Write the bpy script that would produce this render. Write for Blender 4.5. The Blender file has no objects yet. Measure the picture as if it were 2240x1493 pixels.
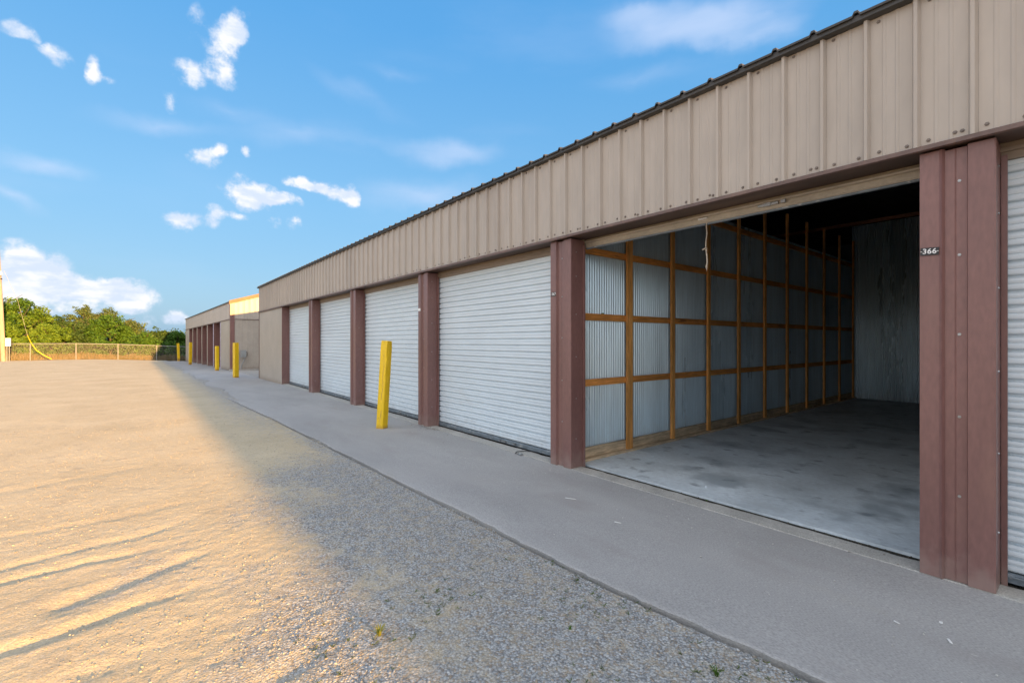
import bpy, math, random
import numpy as np
from mathutils import Vector, Matrix
random.seed(7)
rng = np.random.default_rng(11)
SC = bpy.context.scene
COL = SC.collection

# ------------------------------------------------------------------ camera
ALPHA = math.atan(818 / 1023)
SA, CA, EYE, FPX = math.sin(ALPHA), math.cos(ALPHA), 1.729, 1023.0
cam_d = bpy.data.cameras.new('camera')
cam = bpy.data.objects.new('camera', cam_d)
COL.objects.link(cam)
cam.location = (0, 0, EYE)
cam.rotation_euler = (math.radians(90), 0, -ALPHA)
cam_d.sensor_width = 36.0
cam_d.lens = FPX / 2240 * 36
cam_d.clip_start = 0.05
cam_d.clip_end = 3000
SC.camera = cam

# ------------------------------------------------------------------ light
SUN_EL = 8.5
dz = math.tan(math.radians(SUN_EL))
sun_dir = Vector((-0.79 * dz, 1.0, -dz)).normalized()      # direction the light travels
sun_el = math.asin(-sun_dir.z)
sun_d = bpy.data.lights.new('sun', 'SUN')
sun_d.energy = 3.7
sun_d.angle = math.radians(0.8)
sun_d.color = (1.0, 0.55, 0.17)
sun = bpy.data.objects.new('sun', sun_d)
COL.objects.link(sun)
sun.rotation_euler = sun_dir.to_track_quat('-Z', 'Y').to_euler()
sun.location = (0, -20, 20)

world = bpy.data.worlds.new('World')
SC.world = world
world.use_nodes = True
WT = world.node_tree
for n in list(WT.nodes):
    WT.nodes.remove(n)
def wn(t, **k):
    n = WT.nodes.new(t)
    for a, b in k.items():
        setattr(n, a, b)
    return n
def wl(a, b):
    WT.links.new(a, b)
def wmath(op, a, b=None, clamp=False):
    n = wn('ShaderNodeMath', operation=op, use_clamp=clamp)
    for i, v in enumerate((a, b)):
        if v is None:
            continue
        if hasattr(v, 'links'):
            wl(v, n.inputs[i])
        else:
            n.inputs[i].default_value = v
    return n.outputs[0]
out = wn('ShaderNodeOutputWorld')
bg = wn('ShaderNodeBackground')
bg.inputs['Strength'].default_value = 0.05
wl(bg.outputs[0], out.inputs[0])
tc = wn('ShaderNodeTexCoord')
sep = wn('ShaderNodeSeparateXYZ'); wl(tc.outputs['Generated'], sep.inputs[0])
az = wmath('ARCTAN2', sep.outputs[0], sep.outputs[1])
el = wmath('ARCSINE', sep.outputs[2])
sky = wn('ShaderNodeTexSky', sky_type='NISHITA')
sky.sun_disc = False
sky.sun_elevation = sun_el
sky.sun_rotation = math.atan2(-sun_dir.x, -sun_dir.y)
sky.air_density = 1.0; sky.dust_density = 1.5; sky.ozone_density = 2.0
SKY_TINT = (0.30, 0.26, 0.23)
tint = wn('ShaderNodeMix', data_type='RGBA', blend_type='MULTIPLY')
tint.inputs[0].default_value = 1.0
wl(sky.outputs[0], tint.inputs[6]); tint.inputs[7].default_value = (*SKY_TINT, 1)
# an even blue gradient by elevation, the same all round
elr = wmath('DIVIDE', el, math.radians(60), True)
ramp = wn('ShaderNodeValToRGB'); wl(elr, ramp.inputs[0])
cr = ramp.color_ramp
cr.elements[0].position = 0.0; cr.elements[0].color = (1.05, 2.05, 3.1, 1)
cr.elements[1].position = 1.0; cr.elements[1].color = (.22, 1.25, 3.1, 1)
e = cr.elements.new(0.25); e.color = (.75, 2.0, 3.45, 1)
e = cr.elements.new(0.55); e.color = (.36, 1.6, 3.4, 1)
skymix = wn('ShaderNodeMix', data_type='RGBA', blend_type='ADD')
skymix.inputs[0].default_value = 1.0
wl(tint.outputs[2], skymix.inputs[6]); wl(ramp.outputs[0], skymix.inputs[7])

comb = wn('ShaderNodeCombineXYZ'); wl(az, comb.inputs[0]); wl(el, comb.inputs[1])
warp = wn('ShaderNodeTexNoise'); warp.inputs['Scale'].default_value = 14.0; warp.inputs['Detail'].default_value = 6.0
wl(tc.outputs['Generated'], warp.inputs['Vector'])
ws = wn('ShaderNodeVectorMath', operation='SUBTRACT'); wl(warp.outputs['Color'], ws.inputs[0]); ws.inputs[1].default_value = (0.5, 0.5, 0.5)
wsc = wn('ShaderNodeVectorMath', operation='SCALE'); wl(ws.outputs[0], wsc.inputs[0]); wsc.inputs['Scale'].default_value = 0.05
wa = wn('ShaderNodeVectorMath', operation='ADD'); wl(comb.outputs[0], wa.inputs[0]); wl(wsc.outputs[0], wa.inputs[1])
def px_dir(px, py):
    t = (px - 1120) / FPX; v = (746.5 - py) / FPX
    X = SA + t * CA; Y = CA - t * SA
    return math.atan2(X, Y), math.atan2(v, math.hypot(X, Y))
def blob_field(blobs, coords):
    acc = None
    for (px, py, hw, hh, rot, st) in blobs:
        a0, e0 = px_dir(px, py)
        a1, _ = px_dir(px + hw * 1.2, py); a2, _ = px_dir(px - hw * 1.2, py)
        _, e1 = px_dir(px, py - hh * 1.2); _, e2 = px_dir(px, py + hh * 1.2)
        m = wn('ShaderNodeMapping', vector_type='TEXTURE')
        m.inputs['Location'].default_value = (a0, e0, 0)
        m.inputs['Rotation'].default_value = (0, 0, math.radians(rot))
        m.inputs['Scale'].default_value = (max(abs(a1 - a2) / 2, .003), max(abs(e1 - e2) / 2, .003), 1)
        wl(coords, m.inputs['Vector'])
        g = wn('ShaderNodeTexGradient', gradient_type='SPHERICAL')
        wl(m.outputs[0], g.inputs[0])
        n = wn('ShaderNodeMath', operation='MULTIPLY_ADD')
        wl(g.outputs['Fac'], n.inputs[0]); n.inputs[1].default_value = st
        if acc is None:
            n.inputs[2].default_value = 0
        else:
            wl(acc, n.inputs[2])
        acc = n.outputs[0]
    return acc
CUM = [(495, 85, 50, 42, 15, 1.3), (512, 55, 32, 36, 0, 1.0), (428, 45, 22, 45, -15, .6), (412, 155, 48, 36, 0, 1.0), (478, 150, 36, 36, 0, 1.3),
       (214, 150, 24, 40, -8, 1.2), (240, 172, 38, 14, 0, .7), (122, 118, 42, 32, 0, .8), (88, 105, 30, 22, 0, .5), (35, 58, 42, 24, 0, .9),
       (372, 216, 22, 26, 0, .7), (452, 344, 44, 24, 15, 1.0), (483, 328, 20, 14, 0, 1.0), (543, 340, 14, 12, 0, 1.0),
       (550, 422, 62, 36, -8, 1.8), (612, 440, 46, 14, -6, 1.3), (652, 404, 34, 18, 0, 1.1), (708, 412, 60, 17, -6, 1.3), (766, 426, 22, 20, -40, 1.1),
       (395, 484, 56, 25, 0, 1.2), (468, 468, 28, 28, 0, 1.0), (515, 468, 36, 12, 0, .6), (595, 480, 18, 20, 0, .7), (638, 487, 16, 16, 0, .7),
       (20, 570, 60, 50, 0, 1.3), (95, 585, 75, 45, 0, 1.3), (60, 625, 110, 45, 0, 1.5), (180, 625, 90, 32, -5, 1.6), (275, 645, 85, 34, 0, 1.7),
       (130, 665, 190, 32, 0, .9), (388, 690, 32, 20, 0, 1.1), (325, 700, 26, 18, 0, .7)]
CIR = [(1530, 50, 240, 60, -3, .9), (1400, 25, 100, 40, 0, .5), (1640, 75, 130, 40, -5, .6), (1390, 175, 150, 32, 0, .3), (980, 335, 120, 36, 3, .8),
       (930, 425, 170, 42, 3, .6), (790, 210, 130, 30, -18, .5), (865, 160, 80, 20, -5, .3), (90, 355, 130, 28, 0, .6), (30, 440, 70, 20, -35, .5),
       (330, 268, 170, 28, 8, .5), (500, 238, 100, 26, 0, .35), (640, 290, 170, 40, 10, .45), (830, 312, 110, 24, 0, .3), (470, 430, 260, 90, 0, .25)]
cum = blob_field(CUM, wa.outputs[0])
cir = blob_field(CIR, wa.outputs[0])
fn = wn('ShaderNodeTexNoise'); fn.inputs['Scale'].default_value = 36.0; fn.inputs['Detail'].default_value = 8.0; fn.inputs['Roughness'].default_value = .6
wl(tc.outputs['Generated'], fn.inputs['Vector'])
fn2 = wn('ShaderNodeTexNoise'); fn2.inputs['Scale'].default_value = 3.0; fn2.inputs['Detail'].default_value = 6.0
mp = wn('ShaderNodeMapping'); mp.inputs['Scale'].default_value = (1.0, 1.0, 4.0)
wl(tc.outputs['Generated'], mp.inputs['Vector']); wl(mp.outputs[0], fn2.inputs['Vector'])
def wrange(v, a, b, c=0.0, d=1.0):
    n = wn('ShaderNodeMapRange', interpolation_type='SMOOTHSTEP')
    wl(v, n.inputs[0])
    for i, q in enumerate((a, b, c, d)):
        n.inputs[1 + i].default_value = q
    return n.outputs[0]
cumn = wmath('ADD', cum, wmath('MULTIPLY', wmath('MULTIPLY', wmath('SUBTRACT', fn.outputs['Fac'], 0.5), 2.4), wrange(cum, 0.0, 0.35)))
cumf = wrange(cumn, 0.06, 1.0)
cirf = wmath('MULTIPLY', wmath('MULTIPLY', wrange(cir, 0.0, 0.75), wrange(fn2.outputs['Fac'], .2, .7)), 0.55)
veil = wmath('MULTIPLY', wrange(fn2.outputs['Fac'], .5, .85), 0.10)      # thin high cloud all over the sky
mx1 = wn('ShaderNodeMix', data_type='RGBA')
wl(wmath('ADD', cirf, veil, True), mx1.inputs[0]); wl(skymix.outputs[2], mx1.inputs[6]); mx1.inputs[7].default_value = (3.4, 3.9, 5.0, 1)
ccol = wn('ShaderNodeMix', data_type='RGBA')
fn3 = wn('ShaderNodeTexNoise'); fn3.inputs['Scale'].default_value = 17.0; fn3.inputs['Detail'].default_value = 7.0; fn3.inputs['Roughness'].default_value = .55
mp3 = wn('ShaderNodeMapping'); mp3.inputs['Scale'].default_value = (1.0, 1.0, 2.4); mp3.inputs['Location'].default_value = (3.1, .7, 0); wl(tc.outputs['Generated'], mp3.inputs['Vector']); wl(mp3.outputs[0], fn3.inputs['Vector'])
wl(wmath('MULTIPLY', wrange(fn3.outputs['Fac'], .38, .58), wrange(cumn, .2, .9)), ccol.inputs[0]); ccol.inputs[6].default_value = (3.5, 3.95, 4.75, 1); ccol.inputs[7].default_value = (4.9, 4.9, 5.0, 1)
mx2 = wn('ShaderNodeMix', data_type='RGBA')
wl(wmath('MULTIPLY', cumf, 0.95), mx2.inputs[0]); wl(mx1.outputs[2], mx2.inputs[6]); wl(ccol.outputs[2], mx2.inputs[7])
# bright cloud cover added outside the view, to fill and neutralise the shade
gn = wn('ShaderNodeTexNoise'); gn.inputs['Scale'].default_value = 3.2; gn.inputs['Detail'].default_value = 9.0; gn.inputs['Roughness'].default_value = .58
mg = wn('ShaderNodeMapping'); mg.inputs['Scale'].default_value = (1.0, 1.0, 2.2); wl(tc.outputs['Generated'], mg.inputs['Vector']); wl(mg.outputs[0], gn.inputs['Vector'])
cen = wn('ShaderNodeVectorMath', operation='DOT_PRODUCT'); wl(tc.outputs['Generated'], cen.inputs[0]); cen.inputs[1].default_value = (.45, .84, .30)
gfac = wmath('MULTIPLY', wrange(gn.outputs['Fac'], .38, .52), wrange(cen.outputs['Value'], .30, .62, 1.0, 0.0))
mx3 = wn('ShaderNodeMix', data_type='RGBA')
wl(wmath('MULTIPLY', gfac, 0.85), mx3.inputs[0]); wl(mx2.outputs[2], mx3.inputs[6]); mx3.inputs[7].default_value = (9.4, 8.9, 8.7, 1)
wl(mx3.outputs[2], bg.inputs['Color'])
world.cycles.sampling_method = 'MANUAL'
world.cycles.sample_map_resolution = 512

SC.render.engine = 'CYCLES'
SC.cycles.use_denoising = True
SC.cycles.max_bounces = 10
SC.cycles.diffuse_bounces = 6
SC.cycles.glossy_bounces = 4
SC.cycles.caustics_reflective = False
SC.cycles.caustics_refractive = False
SC.view_settings.view_transform = 'Standard'
SC.view_settings.look = 'None'
SC.view_settings.gamma = 1.0
SC.view_settings.use_curve_mapping = False
SC.view_settings.exposure = 2.1

# ------------------------------------------------------------------ materials
def _nt(name):
    m = bpy.data.materials.new(name); m.use_nodes = True
    nt = m.node_tree
    return m, nt, nt.nodes['Principled BSDF']
def mat(name, col, rough=.6, metal=0.0, var=.12, vscale=3.0, fine=60.0, fvar=.06, bump=0.0, bscale=80.0,
        stretch=(1, 1, 1), spots=None, dirt=None, spec=.5, col2=None, bdist=.01, rattr=0.0):
    """procedural: base colour broken by two noises, optional stain colour, optional bump"""
    m, nt, p = _nt(name)
    N, L = nt.nodes, nt.links
    tcn = N.new('ShaderNodeNewGeometry')
    mp = N.new('ShaderNodeMapping'); mp.inputs['Scale'].default_value = stretch
    L.new(tcn.outputs['Position'], mp.inputs['Vector'])
    n1 = N.new('ShaderNodeTexNoise'); n1.inputs['Scale'].default_value = vscale; n1.inputs['Detail'].default_value = 6; n1.inputs['Roughness'].default_value = .6
    n2 = N.new('ShaderNodeTexNoise'); n2.inputs['Scale'].default_value = fine; n2.inputs['Detail'].default_value = 3
    L.new(mp.outputs[0], n1.inputs['Vector']); L.new(mp.outputs[0], n2.inputs['Vector'])
    cA = N.new('ShaderNodeMix'); cA.data_type = 'RGBA'
    lo = col2 if col2 else tuple(c * (1 - var * 2) for c in col)
    hi = tuple(min(1, c * (1 + var)) for c in col)
    r1 = N.new('ShaderNodeMapRange'); r1.inputs[1].default_value = .3; r1.inputs[2].default_value = .7
    L.new(n1.outputs['Fac'], r1.inputs[0]); L.new(r1.outputs[0], cA.inputs[0])
    cA.inputs[6].default_value = (*lo, 1); cA.inputs[7].default_value = (*hi, 1)
    cB = N.new('ShaderNodeMix'); cB.data_type = 'RGBA'; cB.blend_type = 'MULTIPLY'; cB.inputs[0].default_value = 1
    r2 = N.new('ShaderNodeMapRange'); r2.inputs[1].default_value = .3; r2.inputs[2].default_value = .7; r2.inputs[3].default_value = 1 - fvar * 2; r2.inputs[4].default_value = 1 + fvar
    L.new(n2.outputs['Fac'], r2.inputs[0])
    L.new(cA.outputs[2], cB.inputs[6]); L.new(r2.outputs[0], cB.inputs[7])
    last = cB.outputs[2]
    if rattr:
        at = N.new('ShaderNodeAttribute'); at.attribute_name = 'rnd'
        rr = N.new('ShaderNodeMapRange'); rr.inputs[3].default_value = 1 - rattr; rr.inputs[4].default_value = 1 + rattr
        L.new(at.outputs['Fac'], rr.inputs[0])
        cR = N.new('ShaderNodeMix'); cR.data_type = 'RGBA'; cR.blend_type = 'MULTIPLY'; cR.inputs[0].default_value = 1
        L.new(last, cR.inputs[6]); L.new(rr.outputs[0], cR.inputs[7]); last = cR.outputs[2]
    for (sc_, lo_, hi_, c_, amt) in (spots or []):
        ns = N.new('ShaderNodeTexNoise'); ns.inputs['Scale'].default_value = sc_; ns.inputs['Detail'].default_value = 5
        L.new(mp.outputs[0], ns.inputs['Vector'])
        rs = N.new('ShaderNodeMapRange'); rs.inputs[1].default_value = lo_; rs.inputs[2].default_value = hi_; rs.inputs[4].default_value = amt
        L.new(ns.outputs['Fac'], rs.inputs[0])
        cS = N.new('ShaderNodeMix'); cS.data_type = 'RGBA'
        L.new(rs.outputs[0], cS.inputs[0]); L.new(last, cS.inputs[6]); cS.inputs[7].default_value = (*c_, 1)
        last = cS.outputs[2]
    if dirt:        # splash dirt near the ground, broken by noise: (height, colour, amount)
        sx = N.new('ShaderNodeSeparateXYZ'); L.new(tcn.outputs['Position'], sx.inputs[0])
        nd = N.new('ShaderNodeTexNoise'); nd.inputs['Scale'].default_value = 9; nd.inputs['Detail'].default_value = 5
        L.new(tcn.outputs['Position'], nd.inputs['Vector'])
        ad = N.new('ShaderNodeMath'); ad.operation = 'MULTIPLY_ADD'; ad.inputs[1].default_value = -dirt[0] * 1.6
        L.new(nd.outputs['Fac'], ad.inputs[0]); L.new(sx.outputs[2], ad.inputs[2])
        rd = N.new('ShaderNodeMapRange'); rd.inputs[1].default_value = -dirt[0] * .8; rd.inputs[2].default_value = 0; rd.inputs[3].default_value = dirt[2]; rd.inputs[4].default_value = 0
        L.new(ad.outputs[0], rd.inputs[0])
        cD = N.new('ShaderNodeMix'); cD.data_type = 'RGBA'
        L.new(rd.outputs[0], cD.inputs[0]); L.new(last, cD.inputs[6]); cD.inputs[7].default_value = (*dirt[1], 1)
        last = cD.outputs[2]
    L.new(last, p.inputs['Base Color'])
    p.inputs['Metallic'].default_value = metal
    rr = N.new('ShaderNodeMapRange'); rr.inputs[3].default_value = max(.02, rough - .08); rr.inputs[4].default_value = min(1, rough + .1)
    L.new(n1.outputs['Fac'], rr.inputs[0]); L.new(rr.outputs[0], p.inputs['Roughness'])
    p.inputs['Specular IOR Level'].default_value = spec
    if bump:
        nb = N.new('ShaderNodeTexNoise'); nb.inputs['Scale'].default_value = bscale; nb.inputs['Detail'].default_value = 5
        L.new(mp.outputs[0], nb.inputs['Vector'])
        b = N.new('ShaderNodeBump'); b.inputs['Strength'].default_value = bump; b.inputs['Distance'].default_value = bdist
        L.new(nb.outputs['Fac'], b.inputs['Height']); L.new(b.outputs[0], p.inputs['Normal'])
    return m

M = {}
M['beige'] = mat('beige_steel', (.455, .40, .342), .42, var=.05, vscale=1.0, fine=12, fvar=.03, stretch=(1, 1, .25), spots=[(1.2, .58, .8, (.32, .26, .21), .45)], spec=.4, bump=.12, bscale=3, bdist=.02)
M['beige_dirty'] = mat('beige_steel_lower', (.42, .37, .31), .5, var=.06, vscale=1.5, fine=25, fvar=.03, dirt=(.22, (.26, .20, .15), .6), spec=.3)
M['brown'] = mat('brown_steel', (.22, .112, .098), .36, var=.10, vscale=1.6, fine=40, fvar=.06, stretch=(1, 1, .3), dirt=(.3, (.30, .22, .19), .55), spots=[(3.5, .56, .75, (.24, .13, .105), .6)], spec=.5, bump=.12, bscale=3, bdist=.012)
M['brown_dark'] = mat('brown_trim', (.155, .098, .082), .5, var=.15, vscale=2, fine=30, fvar=.08, spots=[(4, .55, .7, (.20, .13, .10), .6)])
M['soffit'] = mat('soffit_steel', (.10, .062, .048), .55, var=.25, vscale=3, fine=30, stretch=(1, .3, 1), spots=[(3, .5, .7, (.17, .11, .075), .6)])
M['rake'] = mat('rake_steel', (.19, .055, .022), .5)
M['header'] = mat('header_trim', (.29, .23, .17), .5, var=.12, vscale=2, fine=30, stretch=(1, .3, 1))
M['roof'] = mat('dark_roof_steel', (.055, .052, .048), .5, var=.2, vscale=3, fine=40, fvar=.1)
M['door'] = mat('white_door_steel', (.66, .74, .785), .34, var=.03, vscale=1.2, fine=8, fvar=.015, stretch=(1, .4, 1), dirt=(.32, (.40, .41, .40), .45), spots=[(2.4, .62, .8, (.48, .48, .46), .4)], spec=.5)
M['door_brown'] = mat('brown_door_steel', (.20, .10, .08), .5)
M['bar'] = mat('grey_bottom_bar', (.20, .24, .27), .5, var=.2, vscale=6, spots=[(14, .6, .7, (.5, .5, .48), .7)])
M['zinc_bar'] = mat('tan_bar', (.48, .42, .33), .45, var=.12, vscale=5, fine=60, stretch=(1, .4, 1), metal=.2)
M['steel'] = mat('zinc_steel', (.42, .43, .43), .38, metal=.8, var=.15, vscale=9)
M['galv'] = mat('galvanised_sheet', (.53, .665, .74), .28, metal=.5, var=.14, vscale=1.0, fine=14, fvar=.05, stretch=(1, 1, .12), spots=[(5, .62, .76, (.35, .37, .37), .3)], dirt=(.5, (.42, .46, .48), .5))
M['wood'] = mat('pine_lumber', (.80, .38, .11), .62, var=.22, vscale=6, fine=45, fvar=.14, stretch=(1, 1, .12), spots=[(9, .66, .72, (.12, .05, .02), .8)], spec=.3)
M['wood_h'] = mat('pine_lumber_girt', (.72, .30, .075), .62, var=.2, vscale=6, fine=45, fvar=.14, stretch=(.12, 1, 1), spots=[(9, .66, .72, (.12, .05, .02), .8)], spec=.3)
M['wood_pale'] = mat('pale_lumber', (.60, .46, .30), .7, var=.2, vscale=5, fine=40, fvar=.14, stretch=(.15, 1, 1), spec=.3)
M['wood_red'] = mat('reddish_lumber', (.50, .24, .14), .7, var=.2, vscale=5, fine=40, fvar=.14, stretch=(1, .15, 1))
M['yellow'] = mat('yellow_paint', (.86, .56, .005), .42, var=.06, vscale=5, fine=30, fvar=.05, stretch=(1, 1, .3), dirt=(.10, (.35, .16, .04), .7), spots=[(9, .63, .72, (.45, .27, .03), .6), (26, .70, .74, (.20, .12, .06), .7)], bump=.35, bscale=14, bdist=.008)
M['apron'] = mat('apron_concrete', (.39, .385, .37), .85, stretch=(1, .4, 1), var=.08, vscale=.9, fine=160, fvar=.14, spots=[(2.3, .56, .75, (.30, .285, .27), .7), (.7, .55, .7, (.37, .36, .345), .6), (38, .70, .74, (.50, .49, .46), .7), (1.4, .63, .8, (.35, .32, .24), .5)], bump=.5, bscale=190, bdist=.004)
M['sill'] = mat('sill_concrete', (.46, .45, .41), .85, var=.12, vscale=3, fine=90, fvar=.15, spots=[(6, .55, .7, (.22, .21, .18), .5)], bump=.5, bscale=60, bdist=.006)
M['slab'] = mat('slab_concrete', (.60, .67, .70), .5, var=.12, vscale=1.6, fine=30, fvar=.06, spots=[(1.5, .54, .66, (.27, .32, .35), .75), (4.5, .59, .70, (.17, .205, .23), .75), (2.8, .58, .75, (.42, .46, .47), .5), (60, .72, .76, (.55, .56, .56), .7)], bump=.25, bscale=30, bdist=.004, stretch=(1, .75, 1))
M['dirt'] = mat('gap_dirt', (.022, .020, .014), .95, var=.3, vscale=30, fine=200, fvar=.3, bump=.8, bscale=120, bdist=.01)
M['screw'] = mat('painted_screw', (.20, .165, .14), .5)
M['black'] = mat('black_plate', (.02, .02, .022), .4, var=.1)
M['white'] = mat('white_paint', (.8, .8, .78), .5, var=.04)
M['rope'] = mat('rope', (.55, .48, .38), .9, var=.15, vscale=60)
M['pole'] = mat('weathered_pole', (.42, .33, .25), .8, var=.18, vscale=5, fine=40, fvar=.15, stretch=(1, 1, .1))
M['galvpost'] = mat('galvanised_post', (.33, .33, .31), .5, metal=.3, var=.1)
M['greybox'] = mat('grey_enamel', (.30, .31, .30), .5, var=.08)
M['lilac'] = mat('lilac_jamb', (.45, .40, .48), .5, var=.25, vscale=6, fine=20)
M['curb'] = mat('curb_concrete', (.38, .35, .31), .85, var=.15, vscale=4)
M['cable'] = mat('pale_cable', (.5, .48, .40), .5, metal=.4)
M['green'] = mat('green_plastic', (.02, .22, .10), .4)
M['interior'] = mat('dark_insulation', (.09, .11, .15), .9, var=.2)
M['inner'] = mat('inner_wall_steel', (.34, .36, .38), .6, var=.1)
M['soil'] = mat('clay', (.30, .15, .08), .95, var=.2)
M['trunk'] = mat('bark', (.10, .075, .055), .9, var=.25, vscale=9, bump=.4, bscale=30)
M['plastic'] = mat('plastic_scrap', (.62, .70, .75), .3)

def leaf_mat(name, a, b, trans=.35):
    m, nt, p = _nt(name)
    N, L = nt.nodes, nt.links
    at = N.new('ShaderNodeAttribute'); at.attribute_name = 'rnd'
    mx = N.new('ShaderNodeMix'); mx.data_type = 'RGBA'
    L.new(at.outputs['Fac'], mx.inputs[0]); mx.inputs[6].default_value = (*a, 1); mx.inputs[7].default_value = (*b, 1)
    L.new(mx.outputs[2], p.inputs['Base Color']); p.inputs['Roughness'].default_value = .6; p.inputs['Specular IOR Level'].default_value = .25
    tr = N.new('ShaderNodeBsdfTranslucent'); L.new(mx.outputs[2], tr.inputs[0])
    ms = N.new('ShaderNodeMixShader'); ms.inputs[0].default_value = trans
    L.new(p.outputs[0], ms.inputs[1]); L.new(tr.outputs[0], ms.inputs[2])
    L.new(ms.outputs[0], N['Material Output'].inputs[0])
    return m
LEAF = [leaf_mat('leaf_mid_green', (.045, .105, .012), (.125, .24, .026)),
        leaf_mat('leaf_yellow_green', (.08, .15, .012), (.20, .30, .028)),
        leaf_mat('leaf_dark_green', (.035, .075, .016), (.085, .14, .026)),
        leaf_mat('leaf_grey_green', (.07, .11, .035), (.16, .21, .06))]
GRASSM = leaf_mat('dry_grass_blades', (.10, .09, .03), (.26, .17, .075), .3)
WEEDM = leaf_mat('weed_blades', (.20, .22, .03), (.45, .42, .06), .3)

# ------------------------------------------------------------------ mesh helpers
class MB:
    def __init__(s):
        s.v = []; s.f = []
    def quad(s, a, b, c, d):
        i = len(s.v); s.v += [tuple(a), tuple(b), tuple(c), tuple(d)]; s.f.append((i, i + 1, i + 2, i + 3)); return s
    def box(s, x0, x1, y0, y1, z0, z1):
        i = len(s.v)
        s.v += [(x0, y0, z0), (x1, y0, z0), (x1, y1, z0), (x0, y1, z0), (x0, y0, z1), (x1, y0, z1), (x1, y1, z1), (x0, y1, z1)]
        s.f += [(i, i + 3, i + 2, i + 1), (i + 4, i + 5, i + 6, i + 7), (i, i + 1, i + 5, i + 4), (i + 1, i + 2, i + 6, i + 5), (i + 2, i + 3, i + 7, i + 6), (i + 3, i, i + 4, i + 7)]
        return s
    def bevbox(s, x0, x1, y0, y1, z0, z1, b):
        """box whose vertical edges and top are chamfered"""
        def ring(z, d):
            return [(x0 + b + d, y0 + d, z), (x1 - b - d, y0 + d, z), (x1 - d, y0 + b + d, z), (x1 - d, y1 - b - d, z), (x1 - b - d, y1 - d, z), (x0 + b + d, y1 - d, z), (x0 + d, y1 - b - d, z), (x0 + d, y0 + b + d, z)]
        s.rings([ring(z0, 0), ring(z1 - b, 0), ring(z1, b)]); return s
    def rings(s, rs, cap=True, close=True):
        n = len(rs[0]); i0 = len(s.v)
        for r in rs:
            s.v += [tuple(p) for p in r]
        for k in range(len(rs) - 1):
            for j in range(n if close else n - 1):
                a = i0 + k * n + j; b = i0 + k * n + (j + 1) % n
                s.f.append((a, b, b + n, a + n))
        if cap:
            s.f.append(tuple(i0 + j for j in range(n))[::-1])
            s.f.append(tuple(i0 + (len(rs) - 1) * n + j for j in range(n)))
        return s
    def tube(s, pts, r, n=8):
        pts = [Vector(p) for p in pts]
        if not hasattr(r, '__len__'):
            r = [r] * len(pts)
        rs = []
        for k, p in enumerate(pts):
            d = (pts[min(k + 1, len(pts) - 1)] - pts[max(k - 1, 0)]).normalized()
            u = d.cross(Vector((0, 0, 1)) if abs(d.z) < .9 else Vector((1, 0, 0))).normalized(); w = d.cross(u)
            rs.append([p + (u * math.cos(2 * math.pi * j / n) + w * math.sin(2 * math.pi * j / n)) * r[k] for j in range(n)])
        return s.rings(rs)
    def prof_y(s, prof, y0, y1, cap=False, close=False):
        """profile of (x, z) swept along y"""
        return s.rings([[(x, y0, z) for x, z in prof], [(x, y1, z) for x, z in prof]], cap=cap, close=close)
    def prof_z(s, prof, z0, z1, cap=False, close=False):
        """profile of (x, y) swept along z"""
        return s.rings([[(x, y, z0) for x, y in prof], [(x, y, z1) for x, y in prof]], cap=cap, close=close)

OFF = {}
def mesh_obj(name, v, f, m, smooth=False):
    me = bpy.data.meshes.new(name)
    me.from_pydata([tuple(p) for p in v], [], [tuple(q) for q in f])
    if m:
        me.materials.append(m)
    if smooth:
        me.polygons.foreach_set('use_smooth', [True] * len(me.polygons))
    me.update()
    o = bpy.data.objects.new(name, me); COL.objects.link(o)
    return o
def part(name, mb, m, parent=None, smooth=False, label=None, stuff=False):
    a = np.array(mb.v, dtype=float); c = Vector(((a.max(0) + a.min(0)) / 2).tolist())
    if parent is None:
        c.z = float(a[:, 2].min())
    o = mesh_obj(name, (a - np.array(c)).tolist(), mb.f, m, smooth)
    OFF[o.name] = c
    if parent is not None:
        o.parent = parent
        o.location = c - OFF[parent.name]
    else:
        o.location = c
    if label: o['label'] = label
    if stuff: o['kind'] = 'stuff'
    return o
def copy_part(src, parent, centre, label=None):
    o = src.copy(); COL.objects.link(o); o.parent = parent
    o.location = Vector(centre) - OFF[parent.name]; OFF[o.name] = Vector(centre)
    return o
def tag(o, label, cat, group=None, kind=None):
    o['label'] = label; o['category'] = cat
    if group: o['group'] = group
    if kind: o['kind'] = kind
    return o
def thing(name, loc, label, cat, group=None, rot=(0, 0, 0)):
    o = bpy.data.objects.new(name, None); COL.objects.link(o); o.empty_display_size = .3
    o.location = loc; o.rotation_euler = rot; OFF[o.name] = Vector((0, 0, 0))
    return tag(o, label, cat, group)
def struct(o):
    o['kind'] = 'structure'; return o
def holder(name, parent, c):
    o = bpy.data.objects.new(name, None); COL.objects.link(o); o.empty_display_size = .2; o.parent = parent
    o.location = Vector(c) - OFF[parent.name]; OFF[o.name] = Vector(c); return o
def setrnd(me, arr, domain='FACE'):
    at = me.attributes.new('rnd', 'FLOAT', domain); at.data.foreach_set('value', np.asarray(arr, dtype=np.float32))

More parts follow.
